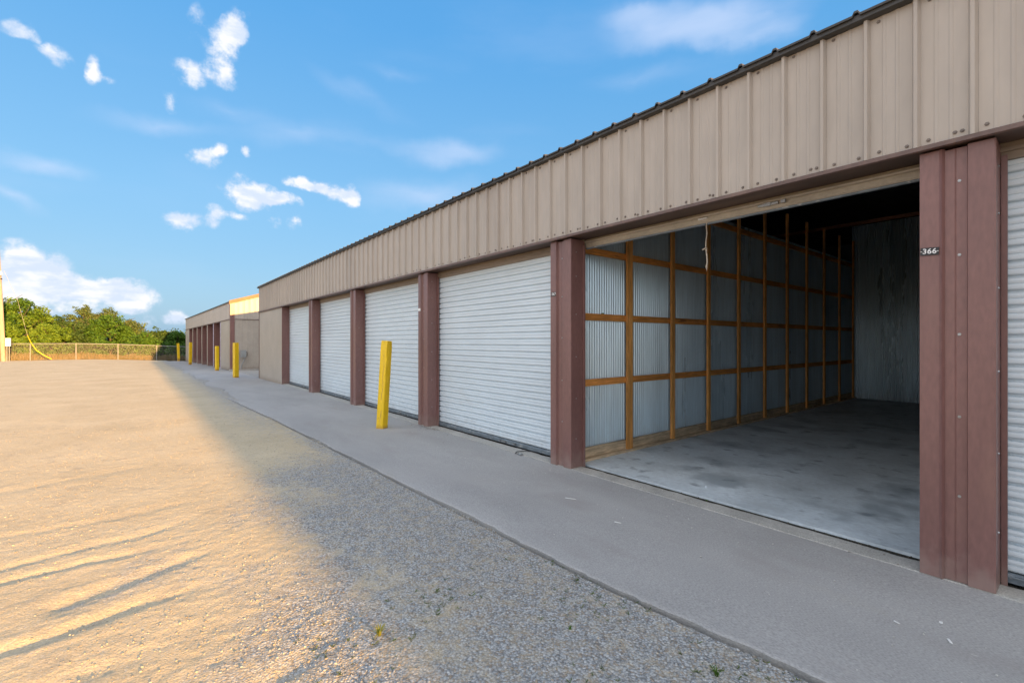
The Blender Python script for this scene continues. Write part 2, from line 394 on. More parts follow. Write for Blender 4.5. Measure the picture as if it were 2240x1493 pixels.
# ------------------------------------------------------------------ noise for the terrain
def _hash(ix, iy, seed):
    h = (ix.astype(np.int64) * 374761393 + iy.astype(np.int64) * 668265263 + seed * 1442695041) & 0xFFFFFFFF
    h = ((h ^ (h >> 13)) * 1274126177) & 0xFFFFFFFF
    return ((h ^ (h >> 16)) & 0xFFFF) / 65535.0
def vnoise(x, y, seed=0):
    ix = np.floor(x); iy = np.floor(y); fx = x - ix; fy = y - iy
    fx = fx * fx * (3 - 2 * fx); fy = fy * fy * (3 - 2 * fy)
    a = _hash(ix, iy, seed); b = _hash(ix + 1, iy, seed); c = _hash(ix, iy + 1, seed); d = _hash(ix + 1, iy + 1, seed)
    return (a * (1 - fx) + b * fx) * (1 - fy) + (c * (1 - fx) + d * fx) * fy
def fbm(x, y, seed=0, oct=4):
    s = 0; a = .5; t = 0
    for k in range(oct):
        s = s + a * vnoise(x * 2 ** k + 13.7 * k, y * 2 ** k - 7.1 * k, seed + k); t += a; a *= .5
    return s / t
def sstep(x, a, b):
    t = np.clip((x - a) / (b - a), 0, 1); return t * t * (3 - 2 * t)
def seg_d(X, Y, a, b):
    ax, ay = a; bx, by = b; dx, dy = bx - ax, by - ay; L2 = dx * dx + dy * dy
    t = np.clip(((X - ax) * dx + (Y - ay) * dy) / L2, 0, 1)
    nx, ny = -dy / L2 ** .5, dx / L2 ** .5
    sd = (X - ax) * nx + (Y - ay) * ny
    dist = np.hypot(X - ax - t * dx, Y - ay - t * dy)
    return sd, dist, t
def edge_x(Y):
    """x of the apron's outer edge"""
    Y = np.asarray(Y, dtype=float)
    return np.maximum(2.82 - .085 * np.clip(Y, 0, 2.2) - .026 * np.clip(Y - 2.2, 0, 9) - .045 * np.clip(Y - 11.2, 0, 30), 1.75)
def land_fall(X, Y):
    return -.0085 * np.clip(Y - 31, 0, 45) * sstep(X, -4, 3) - .04 * sstep(X, 3.0, 4.3) * sstep(Y, 18, 25)
RUTS = [((-2.2, 3.45), (.42, 4.02), .075, .030), ((-2.6, 3.55), (-.55, 4.18), .09, .022), ((-.55, 4.18), (.45, 4.52), .08, .028),
        ((-1.2, 5.15), (.45, 5.45), .07, .016), ((-3.4, 4.6), (-.9, 5.3), .09, .012), ((.45, 2.55), (1.15, 3.05), .08, .012), ((-3, 7.2), (.3, 8.4), .12, .012), ((-1.6, 4.85), (.3, 4.98), .06, .020), ((-1.9, 3.0), (.15, 3.35), .07, .014), ((-.2, 2.35), (.75, 2.75), .07, .016), ((-1.5, 6.0), (.7, 6.15), .07, .010), ((.95, 2.3), (.85, 3.1), .08, .014)]
def gravel_mask(X, Y):
    e = edge_x(Y)
    n = fbm(X * 1.3 + 4, Y * 1.1, 31, 5)
    near_edge = sstep(X, e - 1.5, e - .2)
    far = 1 - sstep(Y, 5.0, 9.0)
    strip = sstep(X, e - .5, e - .05) * (1 - sstep(Y, 7, 13))
    m = np.clip(.24 * (1 - sstep(Y, 2.5, 6.5)) + (near_edge * .75 + .55 * sstep(X, .2, 1.4)) * far + (n - .5) * 1.5 * far, 0, 1)
    back = np.clip(sstep(X, .9, 2.2) * sstep(Y, 6, 13) * .45 + sstep(X, 1.6, 2.6) * sstep(Y, 12, 15) * .5, 0, 1)
    return np.clip(np.maximum(np.maximum(m, strip * .8), back), 0, 1)
def ground_h(X, Y):
    e = edge_x(Y)
    amp = 1 - sstep(np.abs(Y), 25, 60) * .3
    h = (fbm(X * .25, Y * .25, 3, 3) - .5) * .03
    h = h + (fbm(X * .9, Y * 1.2, 5, 3) - .5) * .010 * amp
    rip = fbm(X * 2.2, Y * 9 + 1.2 * X, 9, 3) - .5
    patch = sstep(fbm(X * .8, Y * .8, 17, 3), .45, .7)
    h = h + rip * .003 * (.1 + patch)
    h = h + (fbm(X * 13, Y * 13, 21, 4) - .5) * .0055
    g = gravel_mask(X, Y)
    h = h + (fbm(X * 26, Y * 26, 25, 3) - .5) * (.010 + .004 * g)
    for a, b, w, dpt in RUTS:
        dpt = dpt * .85; w = w * 1.15; sd, dist, t = seg_d(X + .12 * (vnoise(Y * 2, X * 2, 51) - .5), Y + .12 * (vnoise(X * 3, Y * 2, 50) - .5), a, b)
        end = np.exp(-(dist / (w * 2.6)) ** 2) * sstep(t, 0, .15) * (1 - sstep(t, .8, 1) * .8)
        h = h + end * (-dpt * .8 * np.exp(-(sd / w) ** 2) + dpt * .18 * np.exp(-((sd - w * 1.9) / w) ** 2) + dpt * .15 * np.exp(-((sd + w * 1.9) / w) ** 2))
    # against the apron: a narrow dip, flush further off; swallowed by gravel in the distance
    d = e - X
    far = sstep(Y, 12, 19)
    lvl = -.018 + .018 * sstep(d, .1, 1.2)
    h = h * (.35 + .65 * sstep(d, -.1, .9)) + lvl * (1 - far) + far * .006
    h = h - .060 * np.exp(-((d - .010) / .022) ** 2) * (1 - far) * (.75 + .5 * vnoise(Y * 3, Y * 0, 77))
    sw_ = sstep(Y, 10, 17) * (1.5 * fbm(X * 1.1, Y * .45, 66, 4) - .35); under = sstep(X - np.maximum(sw_, 0), e + .02, e + .14) * (X < 4.7) + (X >= 4.7) * (Y < 25.2)
    h = h * (1 - under) - .10 * under
    # the land falls slightly to the right of the far building
    h = h + land_fall(X, Y)
    h = h + sstep(Y, 100, 400) * 3 * fbm(X * .01, Y * .01, 61, 3)
    return h

def axis(segs):
    out_ = []
    for a, b, st in segs:
        n = max(1, int(round((b - a) / st))); out_ += [a + (b - a) * k / n for k in range(n)]
    out_.append(segs[-1][1]); return np.array(out_)
xs = axis([(-900, -200, 70), (-200, -40, 10), (-40, -12, 1.0), (-12, -5, .14), (-5, -2, .04), (-2, 2.1, .018), (2.1, 2.9, .010), (2.9, 5, .12), (5, 30, 1.0), (30, 200, 17), (200, 900, 70)])
ys = axis([(-900, -200, 70), (-200, -20, 10), (-20, -2, .6), (-2, .6, .08), (.6, 2.2, .016), (2.2, 6.0, .018), (6, 10, .03), (10, 20, .07), (20, 45, .22), (45, 90, .6), (90, 200, 8), (200, 1200, 90)])
XX, YY = np.meshgrid(xs, ys)
ZZ = ground_h(XX, YY)
def grid_mesh(name, XX, YY, ZZ, m):
    ny, nx = XX.shape
    me = bpy.data.meshes.new(name)
    co = np.stack([XX, YY, ZZ], -1).reshape(-1, 3).astype(np.float32)
    i = np.arange(ny * nx).reshape(ny, nx)
    q = np.stack([i[:-1, :-1], i[:-1, 1:], i[1:, 1:], i[1:, :-1]], -1).reshape(-1, 4)
    me.vertices.add(len(co)); me.vertices.foreach_set('co', co.ravel())
    me.loops.add(q.size); me.loops.foreach_set('vertex_index', q.ravel().astype(np.int32))
    me.polygons.add(len(q)); me.polygons.foreach_set('loop_start', np.arange(0, q.size, 4, dtype=np.int32))
    me.polygons.foreach_set('use_smooth', np.ones(len(q), dtype=bool))
    me.update(calc_edges=True); me.materials.append(m)
    o = bpy.data.objects.new(name, me); COL.objects.link(o); return o

def ground_mat():
    m, nt, p = _nt('gravel_and_dust')
    N, L = nt.nodes, nt.links
    g = N.new('ShaderNodeNewGeometry')
    at = N.new('ShaderNodeAttribute'); at.attribute_name = 'gravel'
    def noise(s, d=6, r=.6, vec=None):
        n = N.new('ShaderNodeTexNoise'); n.inputs['Scale'].default_value = s; n.inputs['Detail'].default_value = d; n.inputs['Roughness'].default_value = r
        L.new(vec or g.outputs['Position'], n.inputs['Vector']); return n.outputs['Fac']
    def mr(v, a, b, c=0, d=1):
        n = N.new('ShaderNodeMapRange'); L.new(v, n.inputs[0])
        for i, q in enumerate((a, b, c, d)): n.inputs[1 + i].default_value = q
        return n.outputs[0]
    def mix(f, a, b, bt='MIX'):
        n = N.new('ShaderNodeMix'); n.data_type = 'RGBA'; n.blend_type = bt
        for s, v in ((0, f), (6, a), (7, b)):
            if hasattr(v, 'links'): L.new(v, n.inputs[s])
            else: n.inputs[s].default_value = v if s == 0 else (*v, 1)
        return n.outputs[2]
    dust = mix(mr(noise(.7), .3, .7), (.52, .43, .28), (.64, .54, .365))
    dust = mix(mr(noise(3.5), .55, .75, 0, .6), dust, (.33, .285, .225))
    dust = mix(mr(noise(.25), .6, .75, 0, .35), dust, (.42, .27, .15))
    vor = N.new('ShaderNodeTexVoronoi'); vor.inputs['Scale'].default_value = 70; L.new(g.outputs['Position'], vor.inputs['Vector'])
    sepc = N.new('ShaderNodeSeparateColor'); L.new(vor.outputs['Color'], sepc.inputs[0])
    vor2 = N.new('ShaderNodeTexVoronoi'); vor2.inputs['Scale'].default_value = 150; L.new(g.outputs['Position'], vor2.inputs['Vector'])
    sep2 = N.new('ShaderNodeSeparateColor'); L.new(vor2.outputs['Color'], sep2.inputs[0])
    grav = mix(sepc.outputs[0], (.33, .35, .355), (.62, .64, .63))
    grav = mix(mr(sepc.outputs[1], .7, .9, 0, .8), grav, (.36, .29, .21))
    grav = mix(mr(vor.outputs['Distance'], .35, .75, 0, .6), grav, (.10, .095, .09))
    dust = mix(mr(sep2.outputs[0], .75, 1, 0, .35), dust, (.22, .20, .17))
    dust = mix(mr(sep2.outputs[1], .86, 1, 0, .6), dust, (.66, .62, .56))
    fac = mr(at.outputs['Fac'], .15, .8, 0, .9)
    ad = N.new('ShaderNodeMath'); ad.operation = 'MULTIPLY_ADD'; ad.use_clamp = True
    L.new(mr(noise(9), .35, .65, -.35, .35), ad.inputs[0]); L.new(mr(at.outputs['Fac'], 0, .4), ad.inputs[1]); L.new(fac, ad.inputs[2])
    c = mix(ad.outputs[0], dust, grav)
    c = mix(mr(noise(110, 3), .3, .7), c, mix(1.0, c, (.8, .8, .8), 'MULTIPLY'))
    # beyond the fence: rough grassland
    sx = N.new('ShaderNodeSeparateXYZ'); L.new(g.outputs['Position'], sx.inputs[0])
    c = mix(mr(sx.outputs[1], 60.3, 61.5), c, mix(mr(noise(.6), .4, .6), (.06, .085, .025), (.12, .10, .04)))
    L.new(c, p.inputs['Base Color']); p.inputs['Roughness'].default_value = .92; p.inputs['Specular IOR Level'].default_value = .2
    b = N.new('ShaderNodeBump'); b.inputs['Strength'].default_value = .9; b.inputs['Distance'].default_value = .011
    hsum = N.new('ShaderNodeMath'); hsum.operation = 'SUBTRACT'; L.new(noise(60, 5), hsum.inputs[0])
    hm = N.new('ShaderNodeMath'); hm.operation = 'MULTIPLY'; L.new(vor.outputs['Distance'], hm.inputs[0]); L.new(fac, hm.inputs[1]); L.new(hm.outputs[0], hsum.inputs[1])
    L.new(hsum.outputs[0], b.inputs['Height']); L.new(b.outputs[0], p.inputs['Normal'])
    return m
ground = struct(grid_mesh('ground', XX, YY, ZZ, ground_mat()))
at = ground.data.attributes.new('gravel', 'FLOAT', 'POINT')
at.data.foreach_set('value', gravel_mask(XX, YY).ravel().astype(np.float32))

# ------------------------------------------------------------------ concrete apron, sill strip, interior slab
ay = np.concatenate([np.arange(-20, -1, .5), np.arange(-1, 14, .04), np.arange(14, 58, .2)])
aw = np.concatenate([[0, .006, .014], np.linspace(.03, 1, 22)])
edge = edge_x(ay) + (fbm(ay * 1.3, ay * 0, 71, 4) - .5) * .05 + (fbm(ay * 9, ay * 0, 73, 3) - .5) * .034
AX = edge[:, None] * (1 - aw)[None, :] + 4.575 * aw[None, :]
AY = np.repeat(ay[:, None], len(aw), 1)
AZ = (fbm(AX * .8, AY * .8, 81, 3) - .5) * .008 - .004
AZ += land_fall(AX, AY); AZ[:, 0] -= .007; AZ[:, 1] -= .002
# edge skirt
AX = np.concatenate([AX[:, :1] + .012, AX], 1); AY = np.concatenate([AY[:, :1], AY], 1); AZ = np.concatenate([AZ[:, :1] - .11, AZ], 1)
apron = struct(grid_mesh('concrete_apron', AX, AY, AZ, M['apron']))
_sm = np.ones((len(ay) - 1, len(aw)), dtype=bool); _sm[:, :2] = False
apron.data.polygons.foreach_set('use_smooth', _sm.ravel())
sy = np.concatenate([np.arange(-4, 6, .05), np.arange(6, 25, .3)])
e0 = 4.581 + (fbm(sy * 3, sy * 0, 91, 3) - .5) * .004; e1 = 4.808 + (fbm(sy * 8, sy * 0, 93, 3) - .5) * .045
sw = np.array([0, .02, .5, .97, 1, 1])
SX = e0[:, None] + (e1 - e0)[:, None] * sw[None, :]
SY = np.repeat(sy[:, None], 6, 1); SZ = np.tile(np.array([-.01, .003, .004, .002, -.003, -.06]), (len(sy), 1))
sill = struct(grid_mesh('concrete_sill', SX, SY, SZ, M['sill']))
sill.data.polygons.foreach_set('use_smooth', np.zeros(len(sill.data.polygons), dtype=bool))

# ------------------------------------------------------------------ storage building (near)
BX = 4.58
P0, PITCH, CW = .43, 4.02, .40
ZF, ZT = 3.165, 4.285
YE = 25.2
bld = thing('storage_building', (BX, 0, 0), 'long beige and brown metal storage building with white roll-up doors, one bay open', 'building')

def fascia_mesh(z0, z1):
    # 3 ft sheet with three main ribs, two faint ribs between each pair
    pr = []
    for k in range(3):
        y = k * .3048
        pr += [(0, y), (-.036, y + .015), (-.036, y + .037), (0, y + .052)]
        for q in (.125, .205):
            pr += [(0, y + q), (-.004, y + q + .008), (-.004, y + q + .022), (0, y + q + .030)]
    pr.append((0, .9144 - .0006))
    mb = MB(); mb.prof_z(pr, z0, z1); return mb
fp = None
y = YE - .9144
k = 0
while y > -9:
    if fp is None:
        fm = fascia_mesh(ZF, ZT); fm.v = [(a - .035, b + y, c) for a, b, c in fm.v]
        fp = part('metal_panel', fm, M['beige'], bld); c0 = OFF[fp.name].copy(); y0 = y
    else:
        copy_part(fp, bld, (c0.x, c0.y + y - y0, c0.z))
    y -= .9144; k += 1
YB = y + .9144                                   # where the detailed part stops, behind the camera
part('wall_panel', MB().box(-.04, -.02, -62, YB, ZF, ZT), M['beige'], bld)
# screws on the fascia bottom
sm = MB()
def hexs(mb, x, y, z, r=.011, d=.010, ax='x'):
    ring = lambda xx, rr: [(xx, y + rr * math.cos(j * math.pi / 3), z + rr * math.sin(j * math.pi / 3)) for j in range(6)]
    mb.rings([ring(x, r * 1.3), ring(x - d * .3, r * 1.3), ring(x - d * .31, r * .75), ring(x - d, r * .7)])
yy = YE - .9144
while yy > -1:
    for k in range(3):
        for q in (-.045, .085):
            if yy + k * .3048 + q > -1:
                hexs(sm, -.036, yy + k * .3048 + q + random.uniform(-.01, .01), ZF + .045 + random.uniform(-.008, .008))
        if k == 0: hexs(sm, -.036, yy + .12, ZF + .05)
        hexs(sm, -.036, yy + k * .3048 - .05, ZT - .04 + random.uniform(-.01, .01))
    yy -= .9144
part('screws', sm, M['screw'], bld, stuff=True)
# fascia bottom trim, soffit
part('fascia_trim', MB().prof_y([(-.062, ZF + .004), (-.070, ZF - .004), (-.070, ZF - .030), (-.060, ZF - .034), (-.034, ZF - .034), (-.034, ZF + .004)], -10, YE, True, True), M['brown_dark'], bld)
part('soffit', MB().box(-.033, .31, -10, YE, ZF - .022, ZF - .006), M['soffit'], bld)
for ya_, yb_ in ((-10, P0 + CW - .003), (P0 + PITCH + .003, 20.6)):
    part('header', MB().box(.245, .285, ya_, yb_, 3.02, ZF - .023).box(.225, .244, ya_, yb_, 3.075, 3.10), M['header'], bld)
part('lintel', MB().box(.345, .40, P0 + CW, P0 + PITCH, 3.06, ZF + .1), M['brown_dark'], bld)
# roof
SL = .2
XR = 12.35
def roofz(x): return 4.335 + SL * (x + .09)
part('eave_trim', MB().prof_y([(-.075, ZT - .012), (-.105, ZT - .006), (-.105, ZT + .036), (-.02, ZT + .05), (-.02, ZT - .012)], -62, YE + .03, True, True), M['roof'], bld)
def roof_panel():
    mb = MB()
    pr = []
    for k in range(3):
        y = k * .3048
        pr += [(y, 0), (y + .014, .027), (y + .038, .027), (y + .052, 0)]
    pr.append((.9138, 0))
    xa, xb = -.125, XR
    for dz_ in (0, -.018):
        mb.rings([[(xa, y, roofz(xa) + z + dz_) for y, z in pr], [(xb, y, roofz(xb) + z + dz_) for y, z in pr]], cap=False, close=False)
    n = len(pr)
    for j in range(n - 1):
        mb.f.append((j, 2 * n + j, 2 * n + j + 1, j + 1))
    return mb
rp = None; y = YE + .05 - .9144
while y > -9:
    if rp is None:
        rm = roof_panel(); rm.v = [(a, b + y, c) for a, b, c in rm.v]
        rp = part('roof_panel', rm, M['roof'], bld); rc = OFF[rp.name].copy(); ry0 = y
    else:
        copy_part(rp, bld, (rc.x, rc.y + y - ry0, rc.z))
    y -= .9144
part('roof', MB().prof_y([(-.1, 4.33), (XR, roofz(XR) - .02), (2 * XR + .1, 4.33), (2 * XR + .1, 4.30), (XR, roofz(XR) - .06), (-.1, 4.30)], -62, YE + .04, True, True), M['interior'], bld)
part('ridge_cap', MB().prof_y([(XR - .2, roofz(XR) - .01), (XR, roofz(XR) + .05), (XR + .2, roofz(XR) - .01)], -62, YE + .05), M['roof'], bld)
part('rear_roof_panel', MB().quad((XR, -62, roofz(XR) + .01), (2 * XR + .12, -62, 4.36), (2 * XR + .12, YE + .05, 4.36), (XR, YE + .05, roofz(XR) + .01)), M['roof'], bld)
# end and rear walls, plain body behind the camera
part('end_wall', MB().box(.0, 2 * XR, YE - .06, YE - .01, -.1, 4.28), M['beige'], bld)
part('gable', MB().rings([[(.0, yy, 4.281), (2 * XR, yy, 4.281), (XR, yy, roofz(XR) - .07)] for yy in (YE - .06, YE - .01)]), M['beige'], bld)
part('rear_wall', MB().box(2 * XR - .05, 2 * XR, -62, YE - .07, -.1, 4.28), M['beige'], bld)
part('front_wall', MB().box(.0, .05, -62, -7.65, -.1, ZF - .035), M['beige_dirty'], bld)
part('far_end_wall', MB().box(.051, 2 * XR - .06, -62, -61.9, -.1, 4.28), M['beige'], bld)
# solid corner panel at the far end
ep = part('corner_panel', MB().box(-.012, .03, 20.72, YE, -.09, ZF - .036), M['beige_dirty'], bld)
part('corner_trim', MB().box(-.03, .04, YE + .001, YE + .05, -.1, ZT), M['brown_dark'], bld)
part('corner_jamb', MB().box(-.016, .27, 20.66, 20.718, -.06, ZF - .036), M['brown'], bld)
part('panel_trim', MB().box(-.05, -.013, 20.75, YE, ZF - .06, ZF - .038), M['brown_dark'], bld)

# columns
def column(k):
    y0 = P0 + PITCH * k
    h = holder('column', bld, (0, y0 + CW / 2, 0))
    zt = ZF - .038
    L0 = y0 + CW                                            # left edge (far)
    # left flat, folded
    part('trim_panel', MB().prof_z([(.27, L0), (.0, L0), (-.002, L0 - .11), (-.014, L0 - .125), (.018, L0 - .138), (.03, L0 - .138)], .002, zt), M['brown'], h)
    part('centre_panel', MB().prof_z([(.018, L0 - .1385), (.020, L0 - .19), (.016, L0 - .195), (.020, L0 - .20), (.020, L0 - .255)], .006, zt - .01), M['brown'], h)
    part('trim_panel', MB().prof_z([(.03, y0 + .145), (.018, y0 + .145), (-.003, y0 + .138), (.0, y0 + .008), (.006, y0), (.27, y0)], .004, zt - .004), M['brown'], h)
    part('door_guide', MB().prof_z([(.225, y0 - .004), (.225, y0 - .035), (.25, y0 - .035), (.25, y0 - .004)], .0, 3.05, True, True).prof_z([(.225, L0 + .004), (.225, L0 + .035), (.25, L0 + .035), (.25, L0 + .004)], .0, 3.05, True, True), M['brown'], h)
    s = MB()
    for z in (2.88, 2.35, 1.78, 1.19, .62):
        hexs(s, .019, y0 + .185, z, .008, .008)
    for z in (2.95, 2.62, 2.1, 1.52, .95, .4):
        yq = y0 - .001
        ring = lambda yy_, rr: [(.10 + rr * math.cos(j * math.pi / 3), yy_, z + rr * math.sin(j * math.pi / 3)) for j in range(6)]
        s.rings([ring(yq, .009), ring(yq - .007, .006)])
    part('screws', s, M['steel'], h, stuff=True)
    part('core', MB().box(.035, .22, y0 + .006, L0 - .006, -.05, zt - .02), M['inner'], h)
for k in range(-2, 5):
    column(k)

# roll-up doors
NS = 28
Z0, Z1 = .085, 3.03
SP = (Z1 - Z0) / NS
def slat_mesh(y0, y1, z):
    p = SP
    pr = [(.028, 0), (.028, .005), (.001, .013), (-.004, .020), (-.005, .035), (-.003, .050), (.004, .053), (.005, .056), (-.001, .060), (-.004, .075), (-.001, p - .012), (.028, p - .007), (.028, p)]
    return MB().prof_y([(x + .27, zz + z) for x, zz in pr], y0, y1)
slat0 = None
def door(k):
    global slat0
    y0 = P0 + CW + PITCH * k; y1 = P0 + PITCH * (k + 1)
    if k == 4: y1 = 20.66
    ya, yb = y0 + .001, y1 - .001
    d = holder('roll_up_door', bld, (.27, (y0 + y1) / 2, 0))
    for i in range(NS):
        z = Z0 + i * SP
        if slat0 is None or k == 4:
            if i == 0:
                o = part('slat', slat_mesh(ya, yb, z), M['door'], d, smooth=False); src = o; sc0 = OFF[o.name].copy()
                if k != 4: slat0 = (o, sc0, (y0 + y1) / 2)
            else:
                copy_part(src, d, (sc0.x, sc0.y, sc0.z + i * SP))
        else:
            if slat0[0].parent == d:
                o, sc0, _ = slat0
            copy_part(slat0[0], d, (slat0[1].x, (y0 + y1) / 2, Z0 + i * SP + (slat0[1].z - Z0))) if not (slat0[0].parent == d and i == 0) else None
    part('bottom_bar', MB().box(.262, .29, ya, yb, .014, Z0 - .002).box(.240, .261, ya, yb, .060, .068), M['bar'], d)
    ym = (y0 + y1) / 2
    part('latch', MB().box(.235, .259, ym - .45, ym - .33, .030, .055).box(.235, .25, ym - .30, ym - .27, .026, .05).box(.225, .259, ym - .72, ym - .66, .035, .05), M['steel'], d)
slat0 = None
for k in (-1, 1, 2, 3, 4, -2):
    door(k)
# the open bay: curtain rolled up on its drum
d = holder('open_roll_up_door', bld, (.30, P0 + CW + 1.8, 3.0))
ya, yb = P0 + CW + .002, P0 + PITCH - .002
part('bottom_bar', MB().prof_y([(.335, 3.030), (.285, 3.030), (.283, 3.036), (.290, 3.042), (.290, 3.092), (.268, 3.098), (.260, 3.110), (.266, 3.122), (.290, 3.128), (.335, 3.128)], ya, yb, True, True), M['zinc_bar'], d)
part('astragal', MB().prof_y([(.33, 3.012), (.295, 3.012), (.295, 3.029), (.33, 3.029)], ya, yb, True, True), M['bar'], d)
part('curtain', MB().prof_y([(.30, 3.123), (.295, 3.13), (.295, 3.15), (.30, 3.165), (.31, 3.22), (.36, 3.30)], ya, yb), M['zinc_bar'], d)
dr = [(.62 + .22 * math.cos(a * math.pi / 10), 3.46 + .22 * math.sin(a * math.pi / 10)) for a in range(20)]
part('drum', MB().prof_y(dr, ya + .02, yb - .02, True, True), M['door'], d)
part('latch', MB().box(.262, .290, 1.93, 2.12, 3.066, 3.088).box(.255, .268, 2.00, 2.06, 3.060, 3.094).box(.25, .275, 1.86, 1.90, 3.062, 3.092), M['steel'], d)
part('handle', MB().box(.262, .2905, 2.66, 2.76, 3.07, 3.084), M['white'], d)

# ---- inside the open unit
FX0, FX1 = .305, 12.4
part('floor', MB().box(FX0, FX1, -.2 + .8, 4.67, -.1, .016), M['slab'], bld)
part('threshold_gap', MB().box(.215, FX0 - .001, -8, 20.6, -.14, -.010), M['dirt'], bld)
YW = 4.660
def corr_sheet(x0, x1, y, z0, z1, amp=.0115, pitch=.0550, sgn=1):
    n = int(round((x1 - x0) / pitch * 8)); pr = []
    for i in range(n + 1):
        x = x0 + (x1 - x0) * i / n; pr.append((x, y + amp * math.sin(2 * math.pi * (x - x0) / pitch)))
    return MB().prof_z(pr, z0, z1)
pw = holder('partition_wall', bld, (6.2, 4.62, 0))
x = FX0 - .03; src = None
PT = .0550
SW = PT * 15
while x < FX1 - .1:
    if src is None:
        src = part('metal_sheet', corr_sheet(x, x + SW + .0, YW, .0, 4.15), M['galv'], pw, smooth=True); cc = OFF[src.name].copy(); x00 = x
    else:
        copy_part(src, pw, (cc.x + x - x00, cc.y + (.0015 if int((x - x00) / SW + .5) % 2 else 0), cc.z))
    x += SW
SX0 = 6.03 - BX
st = None
for k in range(-1, 10):
    xs_ = SX0 + 1.2 * k
    if k == -1: xs_ = .36
    if xs_ > FX1 - .1: break
    w = .064 if k in (0,) else .045
    zt = min(4.75, roofz(xs_) - .12)
    part('stud', MB().box(xs_ - w, xs_ + w, 4.568, 4.607, .013, zt), M['wood'], pw)
for z in (1.13, 2.09, 3.05, 4.02):
    for k in range(-1, 9):
        xa = SX0 + 1.2 * k + .02 if k >= 0 else .28
        xb = min(SX0 + 1.2 * (k + 1) - .02, FX1 - .02)
        part('girt', MB().box(xa - .018, xb + .018, 4.6085, 4.645, z - .048 + random.uniform(-.004, .004), z + .048), M['wood_h'], pw)
part('base_board', MB().box(.27, FX1, 4.6085, 4.645, .055, .19), M['wood_pale'], pw)
part('floor_plate', MB().box(.27, FX1, 4.54, 4.655, .0125, .05), M['wood_pale'], pw)
bw = holder('rear_partition', bld, (FX1, 2.6, 0))
yy = 4.66; i = 0
while yy > .5:
    mb = corr_sheet(0, SW, 0, .0, 4.72)
    mb.v = [(FX1 + .02 + b, yy - a, c * 5.22 / 4.72) for a, b, c in mb.v]
    part('metal_sheet', mb, M['galv'], bw, smooth=True); yy -= SW
part('top_beam', MB().box(FX1 - .05, FX1, -1.0, 8.0, 5.24, 5.34), M['wood_red'], bld)
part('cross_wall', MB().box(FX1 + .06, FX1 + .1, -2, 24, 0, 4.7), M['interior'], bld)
part('side_partition', MB().box(.29, FX1, .56, .60, 0, 4.6), M['inner'], bld)

# ------------------------------------------------------------------ number plates
def text_mesh(name, s, size):
    cu = bpy.data.curves.new(name, 'FONT'); cu.body = s; cu.size = size; cu.align_x = 'CENTER'; cu.align_y = 'CENTER'; cu.extrude = .0006; cu.offset = .0009; cu.space_character = 1.05
    o = bpy.data.objects.new(name, cu); COL.objects.link(o)
    dg = bpy.context.evaluated_depsgraph_get()
    me = bpy.data.meshes.new_from_object(o.evaluated_get(dg)); me.name = name
    bpy.data.objects.remove(o); me.materials.clear(); me.materials.append(M['white']); return me
def plate(y, z, s, label, tilt=0.0):
    t = thing('number_plate', (BX - .004, y, z), label, 'sign', 'unit number plates on the columns', rot=(math.radians(tilt), 0, 0))
    part('plate', MB().box(-.005, 0, -.052, .052, -.028, .028), M['black'] if s else M['white'], t)
    if s:
        me = text_mesh('lettering', s, .052)
        o = bpy.data.objects.new('lettering', me); COL.objects.link(o); o.parent = t
        o.location = (-.0065, 0, .0); o.rotation_euler = (math.pi / 2, 0, -math.pi / 2)
        sc_ = MB()
        for q in (-.046, .046):
            sc_.box(-.0075, -.005, q - .005, q + .005, -.002, .002)
        part('screws', sc_, M['white'], t, stuff=True)
    return t
plate(.773, 2.394, '366', 'black plate reading 366 in white on the brown column right of the open bay', 3)
plate(4.775, 2.395, '367', 'black plate reading 367 in white on the brown column left of the open bay')
plate(8.80, 2.39, '', 'small pale blank-looking plate on the brown column behind the leaning yellow post')

# ------------------------------------------------------------------ rope
t = thing('pull_rope', (BX + .29, 2.665, 3.05), 'thin knotted pull rope hanging from the raised door of the open bay', 'rope')
part('cord', MB().tube([(0, 0, 0), (.0, .012, -.06), (.0, .004, -.14), (.0, .018, -.24), (.0, .016, -.30)], .006, 6), M['rope'], t)
part('knot', MB().tube([(0, .06, -.31), (0, .03, -.302), (-.006, .014, -.292), (.004, .006, -.305), (0, .022, -.318)], .007, 6), M['rope'], t)
part('tail', MB().tube([(0, .014, -.31), (0, .006, -.38), (0, .0, -.46), (0, .012, -.50), (0, .008, -.545), (0, .002, -.50)], [.007, .008, .008, .010, .007, .005], 6), M['rope'], t)

# ------------------------------------------------------------------ second building
b2 = thing('storage_building', (4.42, 32.95, -.04), 'low beige storage building further off, its gable top lit orange by the sun', 'building', rot=(-.008, 0, .028))
H2F, H2T = 3.14, 4.2
part('fascia', (lambda mb: mb)(MB().prof_z([(-.02 - (.02 if (i % 4) in (1, 2) else 0), .05 + i * .0762 + (0 if i % 4 else 0)) for i in range(int(24.0 / .0762))], H2F, H2T)), M['beige'], b2)
part('fascia_trim', MB().box(-.055, -.045, .2, 24.1, H2F - .04, H2F + .01), M['brown_dark'], b2)
part('soffit', MB().box(-.04, .45, .2, 24.1, H2F - .03, H2F - .012), M['brown_dark'], b2)
part('front_panel', MB().box(-.02, .03, .24, 3.45, .0, H2F - .042), M['beige_dirty'], b2)
part('front_panel', MB().box(-.02, .03, 21.1, 24.1, .0, H2F - .042), M['beige_dirty'], b2)
part('side_panel', MB().prof_z([(.2 + i * .0762, -.012 - (.012 if i % 4 == 1 else 0)) for i in range(125)], .02, H2F - .02), M['beige_dirty'], b2)
part('side_trim', MB().box(.2, 9.7, -.05, -.022, H2F - .02, H2F + .01), M['brown_dark'], b2)
def rz2(x): return 4.24 + .32 * x if x < 4.9 else 4.24 + .32 * (9.8 - x)
gp = MB()
